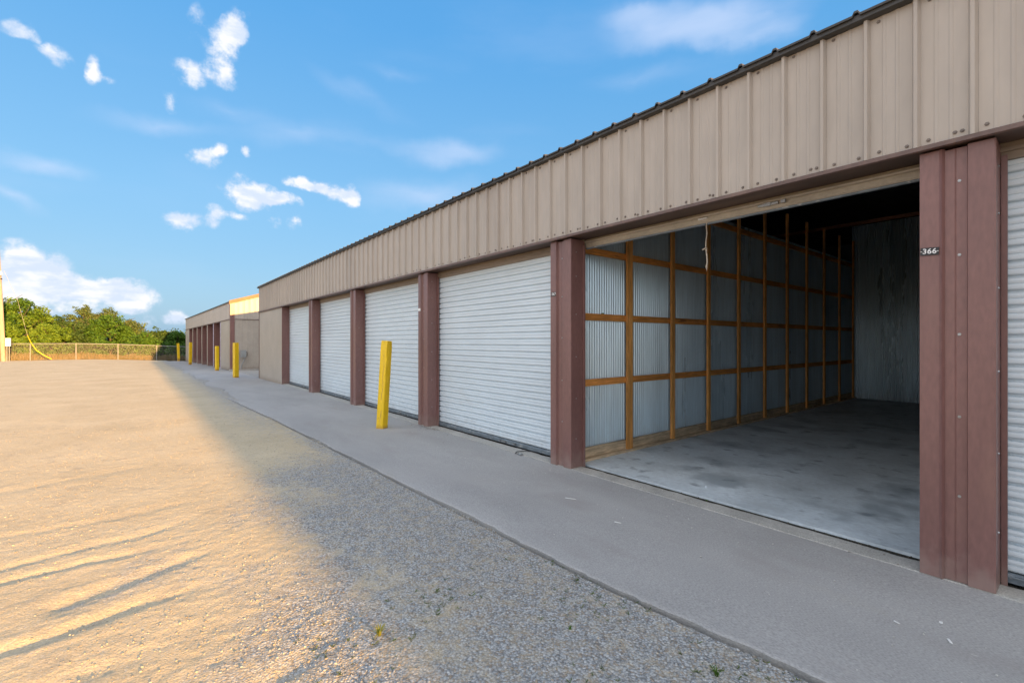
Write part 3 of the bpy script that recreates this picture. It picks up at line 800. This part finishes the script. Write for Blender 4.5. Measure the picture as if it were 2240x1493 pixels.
xs2 = [.0 + i * .0762 for i in range(129)]
gp.rings([[(x, -.012 - (.014 if i % 4 == 1 else 0), H2F + .011) for i, x in enumerate(xs2)], [(x, -.012 - (.014 if i % 4 == 1 else 0), rz2(x) - .03) for i, x in enumerate(xs2)]], cap=False, close=False)
part('gable_panel', gp, M['beige'], b2)
part('rake_trim', MB().rings([[(-.1, a, 4.24 - .032 + b), (4.9, a, 5.808 + b), (9.9, a, 4.208 + b)] for a, b in ((-.06, -.17), (-.06, .05), (.02, .05), (.02, -.17))] + [[(-.1, -.06, 4.208 - .17), (4.9, -.06, 5.638), (9.9, -.06, 4.038)]], cap=False, close=False), M['rake'], b2)
part('corner_trim', MB().box(-.04, .19, -.045, -.028, .0, 4.16).box(-.04, -.03, -.028, .19, .0, 4.16), M['brown'], b2)
part('roof', MB().rings([[(-.1, yq, 4.24 - .032), (4.9, yq, 5.81), (9.9, yq, 4.208), (9.9, yq, 4.15), (4.9, yq, 5.75), (-.1, yq, 4.15)] for yq in (.021, 24.2)]), M['roof'], b2)
part('rear_wall', MB().box(9.7, 9.78, .0, 24.1, .0, 4.15), M['beige'], b2)
part('end_wall', MB().box(.0, 9.7, 24.0, 24.1, .0, 4.15), M['beige'], b2)
ed = [3.45] + [6.35 + 2.95 * i for i in range(6)]
for i in range(6):
    y0, y1 = (3.45 if i == 0 else ed[i] + .38), ed[i + 1]
    dd = holder('roll_up_door', b2, (.4, (y0 + y1) / 2, 0))
    pr = [(.38 + (.012 if q % 2 else 0), .05 + q * .06) for q in range(50)]
    part('curtain', MB().prof_y(pr, y0, y1), M['door_brown'], dd)
    cname = 'column' if i < 5 else 'jamb'
    if i < 5:
        part(cname, MB().box(-.02, .37, y1, y1 + .38, .0, H2F - .042), M['brown'], b2)
        part('column_trim', MB().box(-.032, -.021, y1 + .0, y1 + .30, .0, H2F - .05), M['lilac'] if i == 0 else M['beige_dirty'], b2)
    else:
        part(cname, MB().box(-.01, .37, y1 - .04, y1 - .001, .0, H2F - .042), M['brown'], b2)
part('jamb', MB().box(-.03, .1, 3.455, 3.70, .0, H2F - .05), M['lilac'], b2, label='pale lilac door jamb beside the near corner panel')
struct(part('foundation_curb', MB().bevbox(4.30, 9.0, 32.62, 32.90, -.3, .03, .02), M['curb']))
t = thing('electrical_box', (5.05, 32.72, .0), 'grey electrical box with a conduit on the side wall of the far storage building', 'electrical box')
part('box', MB().bevbox(-.15, .15, -.09, .09, .76, 1.20, .015), M['greybox'], t)
part('cover', MB().box(-.13, .13, -.098, -.091, .80, 1.16), M['greybox'], t)
part('conduit', MB().tube([(.10, 0, .76), (.02, -.02, .55), (-.10, -.04, .30), (-.16, -.05, -.05)], .025, 8), M['greybox'], t)
part('conduit', MB().tube([(.17, 0, 1.10), (.20, -.02, 1.04), (.20, -.02, .86), (.15, 0, .78)], .015, 8), M['black'], t)

# ------------------------------------------------------------------ yellow bollards
def bollard(x, y, z, h, w, rot, tx, ty, label, rotten=False):
    t = thing('yellow_post', (x, y, z), label, 'bollard', 'yellow bollards along the buildings', rot=(tx, ty, math.radians(rot)))
    mb = MB(); b = .010; a = w / 2
    ring = []
    rs = []
    n = 14
    for i in range(n + 1):
        zz = -.12 + (h + .12) * i / n
        j = lambda s_: (random.random() - .5) * .004
        aa = a - (.006 if i == n else 0)
        r_ = []
        for sx_, sy_ in ((-1, -1), (1, -1), (1, 1), (-1, 1)):
            if sx_ == sy_:
                r_ += [(sx_ * aa, sy_ * (aa - b), zz), (sx_ * (aa - b), sy_ * aa, zz)]
            else:
                r_ += [(sx_ * (aa - b), sy_ * aa, zz), (sx_ * aa, sy_ * (aa - b), zz)]
        rs.append([(p[0] + j(0), p[1] + j(0), p[2]) for p in r_])
    mb.rings(rs)
    part('post', mb, M['yellow'], t)
    # a split running down one face
    pts = [(-a - .0005, -.02 + .012 * math.sin(i * 1.7) - .004 * i / n, .06 + (h - .12) * i / n) for i in range(n)]
    cr_ = MB()
    for i in range(n - 1):
        p, q = pts[i], pts[i + 1]; w1 = .0015 + .003 * abs(math.sin(i * 2.3)); w2 = .0015 + .003 * abs(math.sin((i + 1) * 2.3))
        cr_.quad((p[0], p[1] - w1, p[2]), (p[0], p[1] + w1, p[2]), (q[0], q[1] + w2, q[2]), (q[0], q[1] - w2, q[2]))
    part('split', cr_, M['wood_red'], t)
    part('collar', MB().tube([(0, 0, -.05), (0, 0, .004)], w * .80, 14), M['curb'], t) if rotten else None
    return t
def R(px, Y=None, X=None):
    tt = (px - 1120) / FPX
    return X * (CA - tt * SA) / (SA + tt * CA)
bollard(3.82, 8.96, .0, 1.745, .165, 28, 0.02, math.radians(3.6), 'leaning yellow post in front of the third white roll-up door')
bollard(3.72, 26.2, -.03, 1.70, .20, 20, 0, 0, 'yellow post standing before the gap between the two buildings')
bollard(3.77, 33.6, -.05, 1.50, .17, 20, 0, 0, 'shorter yellow post in a concrete collar at the near corner of the far building', True)
bollard(3.28, 45.6, -.12, 1.78, .19, 10, 0, math.radians(1), 'yellow post before the far bays of the far building')
bollard(3.16, 57.0, -.20, 1.75, .19, 10, 0, math.radians(-2), 'farthest yellow post, close to the chain link fence')

# ------------------------------------------------------------------ chain link fence
FY = 60.5
fx0, fx1 = -31.8, 12.0
fz = lambda x: float(ground_h(np.array([x]), np.array([FY]))[0])
fence = thing('chain_link_fence', (0, FY, 0), 'galvanised chain link fence across the end of the gravel yard', 'fence')
px_posts = [-7.65 + 3.05 * k for k in range(-8, 7)]
pp = None
for x in px_posts:
    part('fence_post', MB().tube([(x, 0, fz(x) - .1), (x, 0, fz(x) + 1.55)], .038, 8), M['galvpost'], fence)
pts = [(x, 0, fz(x) + 1.52) for x in px_posts]
part('top_rail', MB().tube(pts, .028, 8), M['galvpost'], fence)
wm = MB()
pw_ = .11
x = px_posts[0]
xe = px_posts[-1]
while x < xe - 1.5:
    z0 = fz(x) + .03
    for sgn in (1, -1):
        xa, xb = (x, x + 1.45) if sgn > 0 else (x + 1.45, x)
        za, zb = z0, z0 + 1.45
        i = len(wm.v); r = .003
        wm.v += [(xa - r, .01 * sgn, za), (xa + r, .01 * sgn, za), (xb + r, .01 * sgn, zb), (xb - r, .01 * sgn, zb), (xa, .01 * sgn + .004, za), (xb, .01 * sgn + .004, zb)]
        wm.f += [(i, i + 1, i + 2, i + 3), (i, i + 3, i + 5, i + 4), (i + 1, i + 4, i + 5, i + 2)]
    x += pw_
part('wire_mesh', wm, M['galvpost'], fence, stuff=True)

# ------------------------------------------------------------------ utility pole and guy wire
t = thing('utility_pole', (-9.14, 59.4, -.1), 'tall weathered wooden utility pole at the left edge before the fence', 'utility pole')
part('pole', MB().tube([(0, 0, 0), (-.10, 0, 3), (-.22, 0, 6.5), (-.35, 0, 9.95)], [.17, .155, .14, .12], 12), M['pole'], t)
part('meter_box', MB().bevbox(.12, .46, -.22, -.02, 1.42, 2.12, .02), M['white'], t)
part('conduit', MB().tube([(.22, -.12, .0), (.22, -.12, 1.42)], .035, 8), M['galvpost'], t)
part('conduit', MB().tube([(.36, -.12, .0), (.36, -.12, 1.42)], .03, 8), M['galvpost'], t)
part('insulator', MB().tube([(-.20, -.17, 7.55), (-.20, -.17, 7.7), (-.20, -.17, 7.9)], [.13, .16, .10], 10), M['white'], t)
part('band', MB().tube([(-.23, 0, 7.2), (-.231, 0, 7.3)], .16, 12), M['black'], t)
t = thing('guy_wire', (-6.3, 59.2, -.02), 'thin guy wire with a bowed yellow guard beside the utility pole', 'wire')
ux, uy = CA, -SA
def gpt(px, py, Y=59.2):
    tt = (px - 1120) / FPX; X = Y * (SA + tt * CA) / (CA - tt * SA); z = X * SA + Y * CA
    return (X + 6.3, Y - 59.2, EYE + (746.5 - py) * z / FPX + .02)
part('wire', MB().tube([gpt(9, 592, 59.3), gpt(24, 625), gpt(38, 655), gpt(48, 690), gpt(55, 715), gpt(60, 733)], .009, 6), M['cable'], t)
part('guard', MB().tube([gpt(60, 733), gpt(68, 750), gpt(80, 766), gpt(95, 776), gpt(113, 785)], [.012, .022, .028, .03, .03], 8), M['yellow'], t)

# ------------------------------------------------------------------ foliage
def leaves(centres, n_per, spread, size, rs):
    """leaf-sized quads around clump centres; returns (verts, faces, rnd)"""
    C_ = np.repeat(centres, n_per, 0); n = len(C_)
    d = rs.normal(size=(n, 3)); d /= np.linalg.norm(d, axis=1)[:, None]
    r = rs.random(n) ** .45
    P = C_ + d * r[:, None] * np.repeat(spread, n_per)[:, None] * np.array([1, 1, .72])
    nrm = d * .6 + rs.normal(size=(n, 3)) * .7 + np.array([0, -.1, .4]); nrm /= np.linalg.norm(nrm, axis=1)[:, None]
    u = np.cross(nrm, rs.normal(size=(n, 3))); u /= np.linalg.norm(u, axis=1)[:, None]; w = np.cross(nrm, u)
    s = size * (.55 + .9 * rs.random(n))[:, None]
    V = np.stack([P - u * s, P - w * s * .55 + nrm * s * .1, P + u * s, P + w * s * .55 + nrm * s * .1], 1).reshape(-1, 3)
    clump = np.repeat(rs.random(len(centres)), n_per)
    return V, np.clip(.5 * clump + .5 * rs.random(n), 0, 1)
def quads_obj(name, V, rnd, m, parent=None, loc=(0, 0, 0)):
    n = len(V) // 4
    me = bpy.data.meshes.new(name)
    me.vertices.add(n * 4); me.vertices.foreach_set('co', V.astype(np.float32).ravel())
    me.loops.add(n * 4); me.loops.foreach_set('vertex_index', np.arange(n * 4, dtype=np.int32))
    me.polygons.add(n); me.polygons.foreach_set('loop_start', np.arange(0, n * 4, 4, dtype=np.int32))
    me.update(calc_edges=True); me.materials.append(m); setrnd(me, rnd)
    o = bpy.data.objects.new(name, me); COL.objects.link(o)
    if parent: o.parent = parent
    o.location = loc; return o
def tree(px, Y, top_py, wpx, kind, label, seed, base=.08, airy=0):
    rs = np.random.default_rng(seed)
    tt = (px - 1120) / FPX; X = Y * (SA + tt * CA) / (CA - tt * SA); z = X * SA + Y * CA
    H = EYE + (746.5 - top_py) * z / FPX; W = wpx * z / FPX / 2
    t = thing('tree', (X, Y, -.15), label, 'tree', 'trees and bushes beyond the fence')
    tr = MB(); tr.tube([(0, 0, 0), (.1, 0, H * .3), (.0, .1, H * .6), (.1, 0, H * .9)], [.13, .10, .07, .02], 7)
    for k in range(9):
        a = rs.random() * 6.28; h0 = H * (.15 + .55 * rs.random()); L_ = W * (.5 + .5 * rs.random())
        tr.tube([(0.05, 0, h0), (math.cos(a) * L_ * .5, math.sin(a) * L_ * .5, h0 + H * .12), (math.cos(a) * L_, math.sin(a) * L_, h0 + H * .26)], [.05, .035, .012], 5)
    part('trunk', tr, M['trunk'], t)
    nc = int(48 + 10 * W)
    cs = []
    while len(cs) < nc:
        p = rs.uniform(-1, 1, 3); rr = np.linalg.norm(p)
        if rr > 1 or rr < .35: continue
        zc = (p[2] + 1) / 2
        w = W * (1.05 - .35 * zc + .15 * math.sin(3 * p[0] + seed))
        cs.append((p[0] * w * (1.1 - .5 * max(0, zc - .6)), p[1] * w * .8, H * (base + (.94 - base) * zc)))
    cs = np.array(cs)
    sp = (.38 + .38 * rs.random(nc)) * (H / 5) ** .6 * (.8 if airy else 1)
    V, rn = leaves(cs, 150 if not airy else 80, sp, .105, rs)
    # sprigs that break the outline
    tips = cs[cs[:, 2] > H * .55]; k = len(tips)
    tips = tips + rs.normal(size=(k, 3)) * .2 + np.array([0, 0, .28]); V2, r2 = leaves(tips, 26, np.full(k, .26), .085, rs)
    V = np.concatenate([V, V2]); rn = np.concatenate([rn, r2])
    quads_obj('crown', V, rn, LEAF[kind], t)
    return t
TREES = [(-25, 66, 628, 130, 1, 'broad yellow green tree cut by the left picture edge', 0),
         (42, 66, 645, 95, 0, 'tallest green tree just right of the utility pole', 0),
         (88, 67, 662, 62, 1, 'yellow green tree right of the tallest one by the pole', 0),
         (128, 69, 684, 50, 2, 'small dark tree in the dip left of the airy tree', 0),
         (184, 73, 664, 55, 3, 'airy grey green tree with open branches against the cloud, left one', 1),
         (236, 74, 668, 62, 3, 'airy grey green tree with open branches, right one behind the round tree', 1),
         (20, 63.5, 705, 110, 1, 'low bright bush behind the utility pole base', 0),
         (110, 63.5, 704, 90, 1, 'low bright bush behind the yellow guy guard', 0),
         (168, 64, 700, 70, 2, 'dark low bush left of the big round tree', 0),
         (240, 65, 686, 115, 0, 'big round green tree in the middle of the row behind the fence', 0),
         (296, 68, 693, 58, 3, 'tree with thin leafy twigs on the right shoulder of the round tree', 1),
         (318, 63.5, 722, 56, 0, 'low bush right of the big round tree', 0),
         (352, 66, 712, 55, 2, 'dark tree standing left of the far building, left one', 0),
         (390, 65, 722, 55, 0, 'bush close to the corner of the far building', 0),
         (432, 69, 716, 60, 0, 'tree mostly hidden behind the far building', 0)]
for i, (px, Y, top, w, kind, lab, airy) in enumerate(TREES):
    tree(px, Y, top, w, kind, lab, 100 + i, base=.04 if not airy else .3, airy=airy)
# thicket behind: one mass nobody could count
rs = np.random.default_rng(5)
n = 900
cx = rs.uniform(-45, 22, n); cy = rs.uniform(72, 86, n); cz = rs.random(n) ** .8 * (2.3 + 1.2 * fbm(cx * .3, cy * .3, 8, 3))
V, rn = leaves(np.stack([cx, cy, cz], 1), 46, np.full(n, 1.0), .16, rs)
o = quads_obj('thicket', V, rn, LEAF[2]); tag(o, 'dark green thicket filling the background between the trees beyond the fence', 'thicket', kind='stuff')
# brush under the trees along the fence
n = 420
cx = rs.uniform(-34, 12, n); cy = rs.uniform(62.0, 65.5, n); cz = rs.random(n) * 1.7
V, rn = leaves(np.stack([cx, cy, cz], 1), 50, np.full(n, .55), .10, rs)
o = quads_obj('brush', V, rn, LEAF[0]); tag(o, 'green brush growing low under the trees right behind the fence', 'brush', kind='stuff')
# tall dry grass at the fence line
n = 26000
bx = rs.uniform(-34, 12, n); by = rs.uniform(60.7, 63.2, n); hh = .15 + .55 * rs.random(n) * fbm(bx * .7, by * .7, 4, 3) * 1.6
bz = ground_h(bx, by)
lean = rs.normal(size=(n, 2)) * .12; wd = .012 + .018 * rs.random(n)
V = np.stack([np.stack([bx - wd, by, bz], 1), np.stack([bx + wd, by, bz], 1), np.stack([bx + lean[:, 0] + wd * .3, by + lean[:, 1], bz + hh], 1), np.stack([bx + lean[:, 0] - wd * .3, by + lean[:, 1], bz + hh], 1)], 1).reshape(-1, 3)
o = quads_obj('dry_grass', V, rs.random(n), GRASSM); tag(o, 'tall dry reddish grass along the foot of the chain link fence', 'grass', kind='stuff')

# ------------------------------------------------------------------ loose stones on the yard
def ico():
    t_ = (1 + 5 ** .5) / 2
    v = np.array([(-1, t_, 0), (1, t_, 0), (-1, -t_, 0), (1, -t_, 0), (0, -1, t_), (0, 1, t_), (0, -1, -t_), (0, 1, -t_), (t_, 0, -1), (t_, 0, 1), (-t_, 0, -1), (-t_, 0, 1)], float)
    v /= np.linalg.norm(v[0])
    f = np.array([(0, 11, 5), (0, 5, 1), (0, 1, 7), (0, 7, 10), (0, 10, 11), (1, 5, 9), (5, 11, 4), (11, 10, 2), (10, 7, 6), (7, 1, 8), (3, 9, 4), (3, 4, 2), (3, 2, 6), (3, 6, 8), (3, 8, 9), (4, 9, 5), (2, 4, 11), (6, 2, 10), (8, 6, 7), (9, 8, 1)])
    return v, f
def stones(name, px, py, pz, r, m, label, seed):
    rs = np.random.default_rng(seed); v, f = ico(); n = len(px)
    # five irregular shapes
    shapes = np.array([v * (1 + rs.uniform(-.28, .28, (12, 1))) for _ in range(8)])
    S = shapes[rs.integers(0, 8, n)]
    a = rs.random(n) * 6.28; ca_, sa_ = np.cos(a), np.sin(a)
    sc_ = np.stack([r * rs.uniform(.8, 1.35, n), r * rs.uniform(.7, 1.1, n), r * rs.uniform(.45, .8, n)], 1)
    S = S * sc_[:, None, :]
    x = S[:, :, 0] * ca_[:, None] - S[:, :, 1] * sa_[:, None] + px[:, None]
    y = S[:, :, 0] * sa_[:, None] + S[:, :, 1] * ca_[:, None] + py[:, None]
    z = S[:, :, 2] + (pz + sc_[:, 2] * .25)[:, None]
    V = np.stack([x, y, z], -1).reshape(-1, 3); F = (f[None] + (np.arange(n) * 12)[:, None, None]).reshape(-1, 3)
    me = bpy.data.meshes.new(name)
    me.vertices.add(len(V)); me.vertices.foreach_set('co', V.astype(np.float32).ravel())
    me.loops.add(F.size); me.loops.foreach_set('vertex_index', F.ravel().astype(np.int32))
    me.polygons.add(len(F)); me.polygons.foreach_set('loop_start', np.arange(0, F.size, 3, dtype=np.int32))
    me.update(calc_edges=True); me.materials.append(m); setrnd(me, np.repeat(rs.random(n), 20))
    o = bpy.data.objects.new(name, me); COL.objects.link(o)
    return tag(o, label, 'gravel', kind='stuff')
def stone_mat(name, a, b):
    m, nt, p = _nt(name); N, L = nt.nodes, nt.links
    at_ = N.new('ShaderNodeAttribute'); at_.attribute_name = 'rnd'
    cr_ = N.new('ShaderNodeValToRGB'); L.new(at_.outputs['Fac'], cr_.inputs[0])
    els = cr_.color_ramp.elements; els[0].color = (*a, 1); els[1].color = (*b, 1)
    e_ = els.new(.55); e_.color = tuple((a[i] + b[i]) / 2.2 for i in range(3)) + (1,)
    e_ = els.new(.93); e_.color = tuple(b[i] * .8 for i in range(3)) + (1,)
    L.new(cr_.outputs[0], p.inputs['Base Color']); p.inputs['Roughness'].default_value = .85; p.inputs['Specular IOR Level'].default_value = .25
    return m
rs = np.random.default_rng(21)
def scatter(n, xr, yr, keep):
    x = rs.uniform(*xr, n); y = yr[0] + (yr[1] - yr[0]) * rs.random(n) ** 1.5
    k = rs.random(n) < keep(x, y); return x[k], y[k]
x, y = scatter(150000, (-2.2, 2.85), (.5, 9.5), lambda x, y: (x < edge_x(y) - .02) * np.clip(gravel_mask(x, y) * 1.1 - .12, 0, 1) * .45)
r = .0022 + .0068 * rs.random(len(x)) ** 4
stones('gravel_stones', x, y, ground_h(x, y), r, stone_mat('grey_stone', (.17, .18, .185), (.52, .54, .54)), 'loose grey crushed stone lying on the yard beside the apron', 1)
x, y = scatter(120000, (-5, 2.6), (.6, 13), lambda x, y: (x < edge_x(y) - .02) * np.clip(fbm(x * 1.6, y * 1.6, 44, 4) * 1.9 - .62, .10, 1) * .8)
r = .0022 + .0070 * rs.random(len(x)) ** 4
stones('tan_stones', x, y, ground_h(x, y), r, stone_mat('tan_stone', (.26, .22, .175), (.54, .48, .38)), 'small tan stones scattered over the dusty yard', 2)
# crumbs of dirt in the threshold gap and grit against the doors
n = 2600
x = 4.848 + rs.normal(size=n) * .018; y = rs.uniform(-.2, 8.4, n)
stones('gap_crumbs', x, y, np.full(n, -.010), .002 + .006 * rs.random(n) ** 2, stone_mat('dark_crumb', (.03, .027, .018), (.13, .115, .08)), 'dark crumbs of dirt lying in the threshold gap before the doors', 3)
n = 900
y = np.concatenate([rs.normal(8.35, .30, n // 2), rs.uniform(.9, 24, n - n // 2)]); x = 4.75 - np.abs(rs.normal(size=n)) * .09
x[:n // 2] -= .10
stones('door_grit', x, y, np.full(n, .002), .003 + .007 * rs.random(n) ** 2, stone_mat('pale_grit', (.22, .20, .17), (.62, .60, .56)), 'pale grit gathered at the foot of the closed doors', 4)
n = 420
x = rs.uniform(2.9, 4.5, n); y = .2 + 9 * rs.random(n) ** 1.4
stones('apron_chips', x, y, np.full(n, -.002), .002 + .006 * rs.random(n) ** 4, stone_mat('white_chip', (.35, .34, .32), (.75, .74, .70)), 'scattered pale stone chips lying on the concrete apron', 5)

# ------------------------------------------------------------------ small things
def tuft(x, y, h, n, label, seed, m=WEEDM):
    rs_ = np.random.default_rng(seed); V = []
    for k in range(n):
        a = rs_.random() * 6.28; L_ = h * rs_.uniform(.5, 1); o_ = np.array([math.cos(a), math.sin(a), 0]); s_ = np.array([-o_[1], o_[0], 0]) * .003
        b = o_ * .008; mid = o_ * L_ * .3 + np.array([0, 0, L_ * .6]); tip = o_ * L_ * .75 + np.array([0, 0, L_ * rs_.uniform(.5, .95)])
        V += [b - s_, b + s_, mid + s_, mid - s_, mid - s_, mid + s_, tip + s_ * .2, tip - s_ * .2]
    z = float(ground_h(np.array([x]), np.array([y]))[0]) if x < 2.7 else -.015
    o = quads_obj('weed', np.array(V), rs_.random(len(V) // 4), m, None, (x, y, z)); return tag(o, label, 'weed', 'small weeds in the yard')
tuft(1.11, 2.64, .075, 26, 'small yellow weed tuft alone in the gravel at the lower middle', 1)
tuft(2.36, 1.24, .055, 18, 'small green weed in the gravel close to the apron edge', 2, LEAF[0])
tuft(2.05, 2.0, .03, 12, 'tiny green sprout in the grey gravel farther along the apron edge', 3, LEAF[0])
# olive sprigs between the stones in the lower right of the yard
rs = np.random.default_rng(31); V = []; cs_ = []
while len(cs_) < 420:
    x_, y_ = rs.uniform(.7, 2.75), rs.uniform(.75, 3.0)
    if x_ < float(edge_x(y_)) - .03 and rs.random() < float(fbm(np.array([x_ * 2.5]), np.array([y_ * 2.5]), 90, 3)[0]) * 1.6 - .55: cs_.append((x_, y_))
for x_, y_ in cs_:
    z_ = float(ground_h(np.array([x_]), np.array([y_]))[0]); L0_ = rs.uniform(.008, .026)
    for k in range(rs.integers(3, 8)):
        a = rs.random() * 6.28; o_ = np.array([math.cos(a), math.sin(a), 0]); s_ = np.array([-o_[1], o_[0], 0]) * .0016; b_ = np.array([x_, y_, z_])
        V += [b_ - s_, b_ + s_, b_ + o_ * L0_ + s_ * .4 + np.array([0, 0, L0_ * rs.uniform(.3, .9)]), b_ + o_ * L0_ - s_ * .4 + np.array([0, 0, L0_ * .5])]
o = quads_obj('sprigs', np.array(V), rs.random(len(V) // 4), LEAF[3]); tag(o, 'sparse olive sprigs sprouting between the stones at the lower right of the yard', 'weeds', kind='stuff')
tuft(4.85, 2.66, .03, 14, 'tiny green weed growing in the threshold gap of the open bay', 4, LEAF[0])
def flat_chip(x, y, z, l, w, rot, label, m='white'):
    mb = MB(); mb.rings([[(-l / 2, -w / 2, 0), (l * .45, -w * .6, 0), (l / 2, w * .3, 0), (-l * .3, w / 2, 0)], [(-l * .46, -w * .4, .004), (l * .42, -w * .5, .005), (l * .46, w * .25, .004), (-l * .28, w * .42, .006)]])
    o = part('litter', mb, M[m]); o.location = (x, y, z); o.rotation_euler = (0, 0, math.radians(rot)); return tag(o, label, 'litter', 'bits of litter on the concrete')
flat_chip(3.72, 3.62, .0, .13, .006, 118, 'thin white stick lying on the apron before the open bay')
flat_chip(3.58, 2.86, .0, .07, .010, 110, 'short white sliver on the apron nearer than the stick')
flat_chip(3.65, .77, .0, .035, .008, 70, 'white scrap on the apron before the right column')
flat_chip(3.86, .60, .0, .025, .018, 10, 'pale round flake on the apron near the right column')
flat_chip(3.66, .53, .0, .05, .012, 30, 'pale shard of litter at the lower right of the apron')
o = part('pebble', MB().rings([[(.018 * math.cos(a), .014 * math.sin(a), 0) for a in (0, 1, 2, 3, 4, 5)], [(.020 * math.cos(a + .2), .017 * math.sin(a + .2), .012) for a in (0, 1, 2, 3, 4, 5)], [(.009 * math.cos(a), .007 * math.sin(a), .022) for a in (0, 1, 2, 3, 4, 5)]]), M['plastic'])
o.location = (5.22, 2.87, .012); tag(o, 'crumpled pale scrap on the floor slab of the open bay', 'litter')
t = thing('door_lock', (4.56, 5.50, .0), 'silver padlock on black strap lying before the closed door beside the open bay', 'padlock')
part('padlock', MB().bevbox(-.035, .03, -.04, .01, .0, .022, .005), M['steel'], t)
part('strap', MB().tube([(.0, .01, .012), (-.02, .10, .008), (.06, .16, .01), (.15, .12, .012), (.24, .02, .015), (.26, -.12, .02)], .006, 6), M['black'], t)
o = part('green_clip', MB().bevbox(.83, .87, 4.606, 4.63, 2.139, 2.155, .003), M['green']); o.location.x += BX
tag(o, 'tiny green clip lying on the wooden girt inside the open bay', 'clip')
print('objects', len(bpy.data.objects))
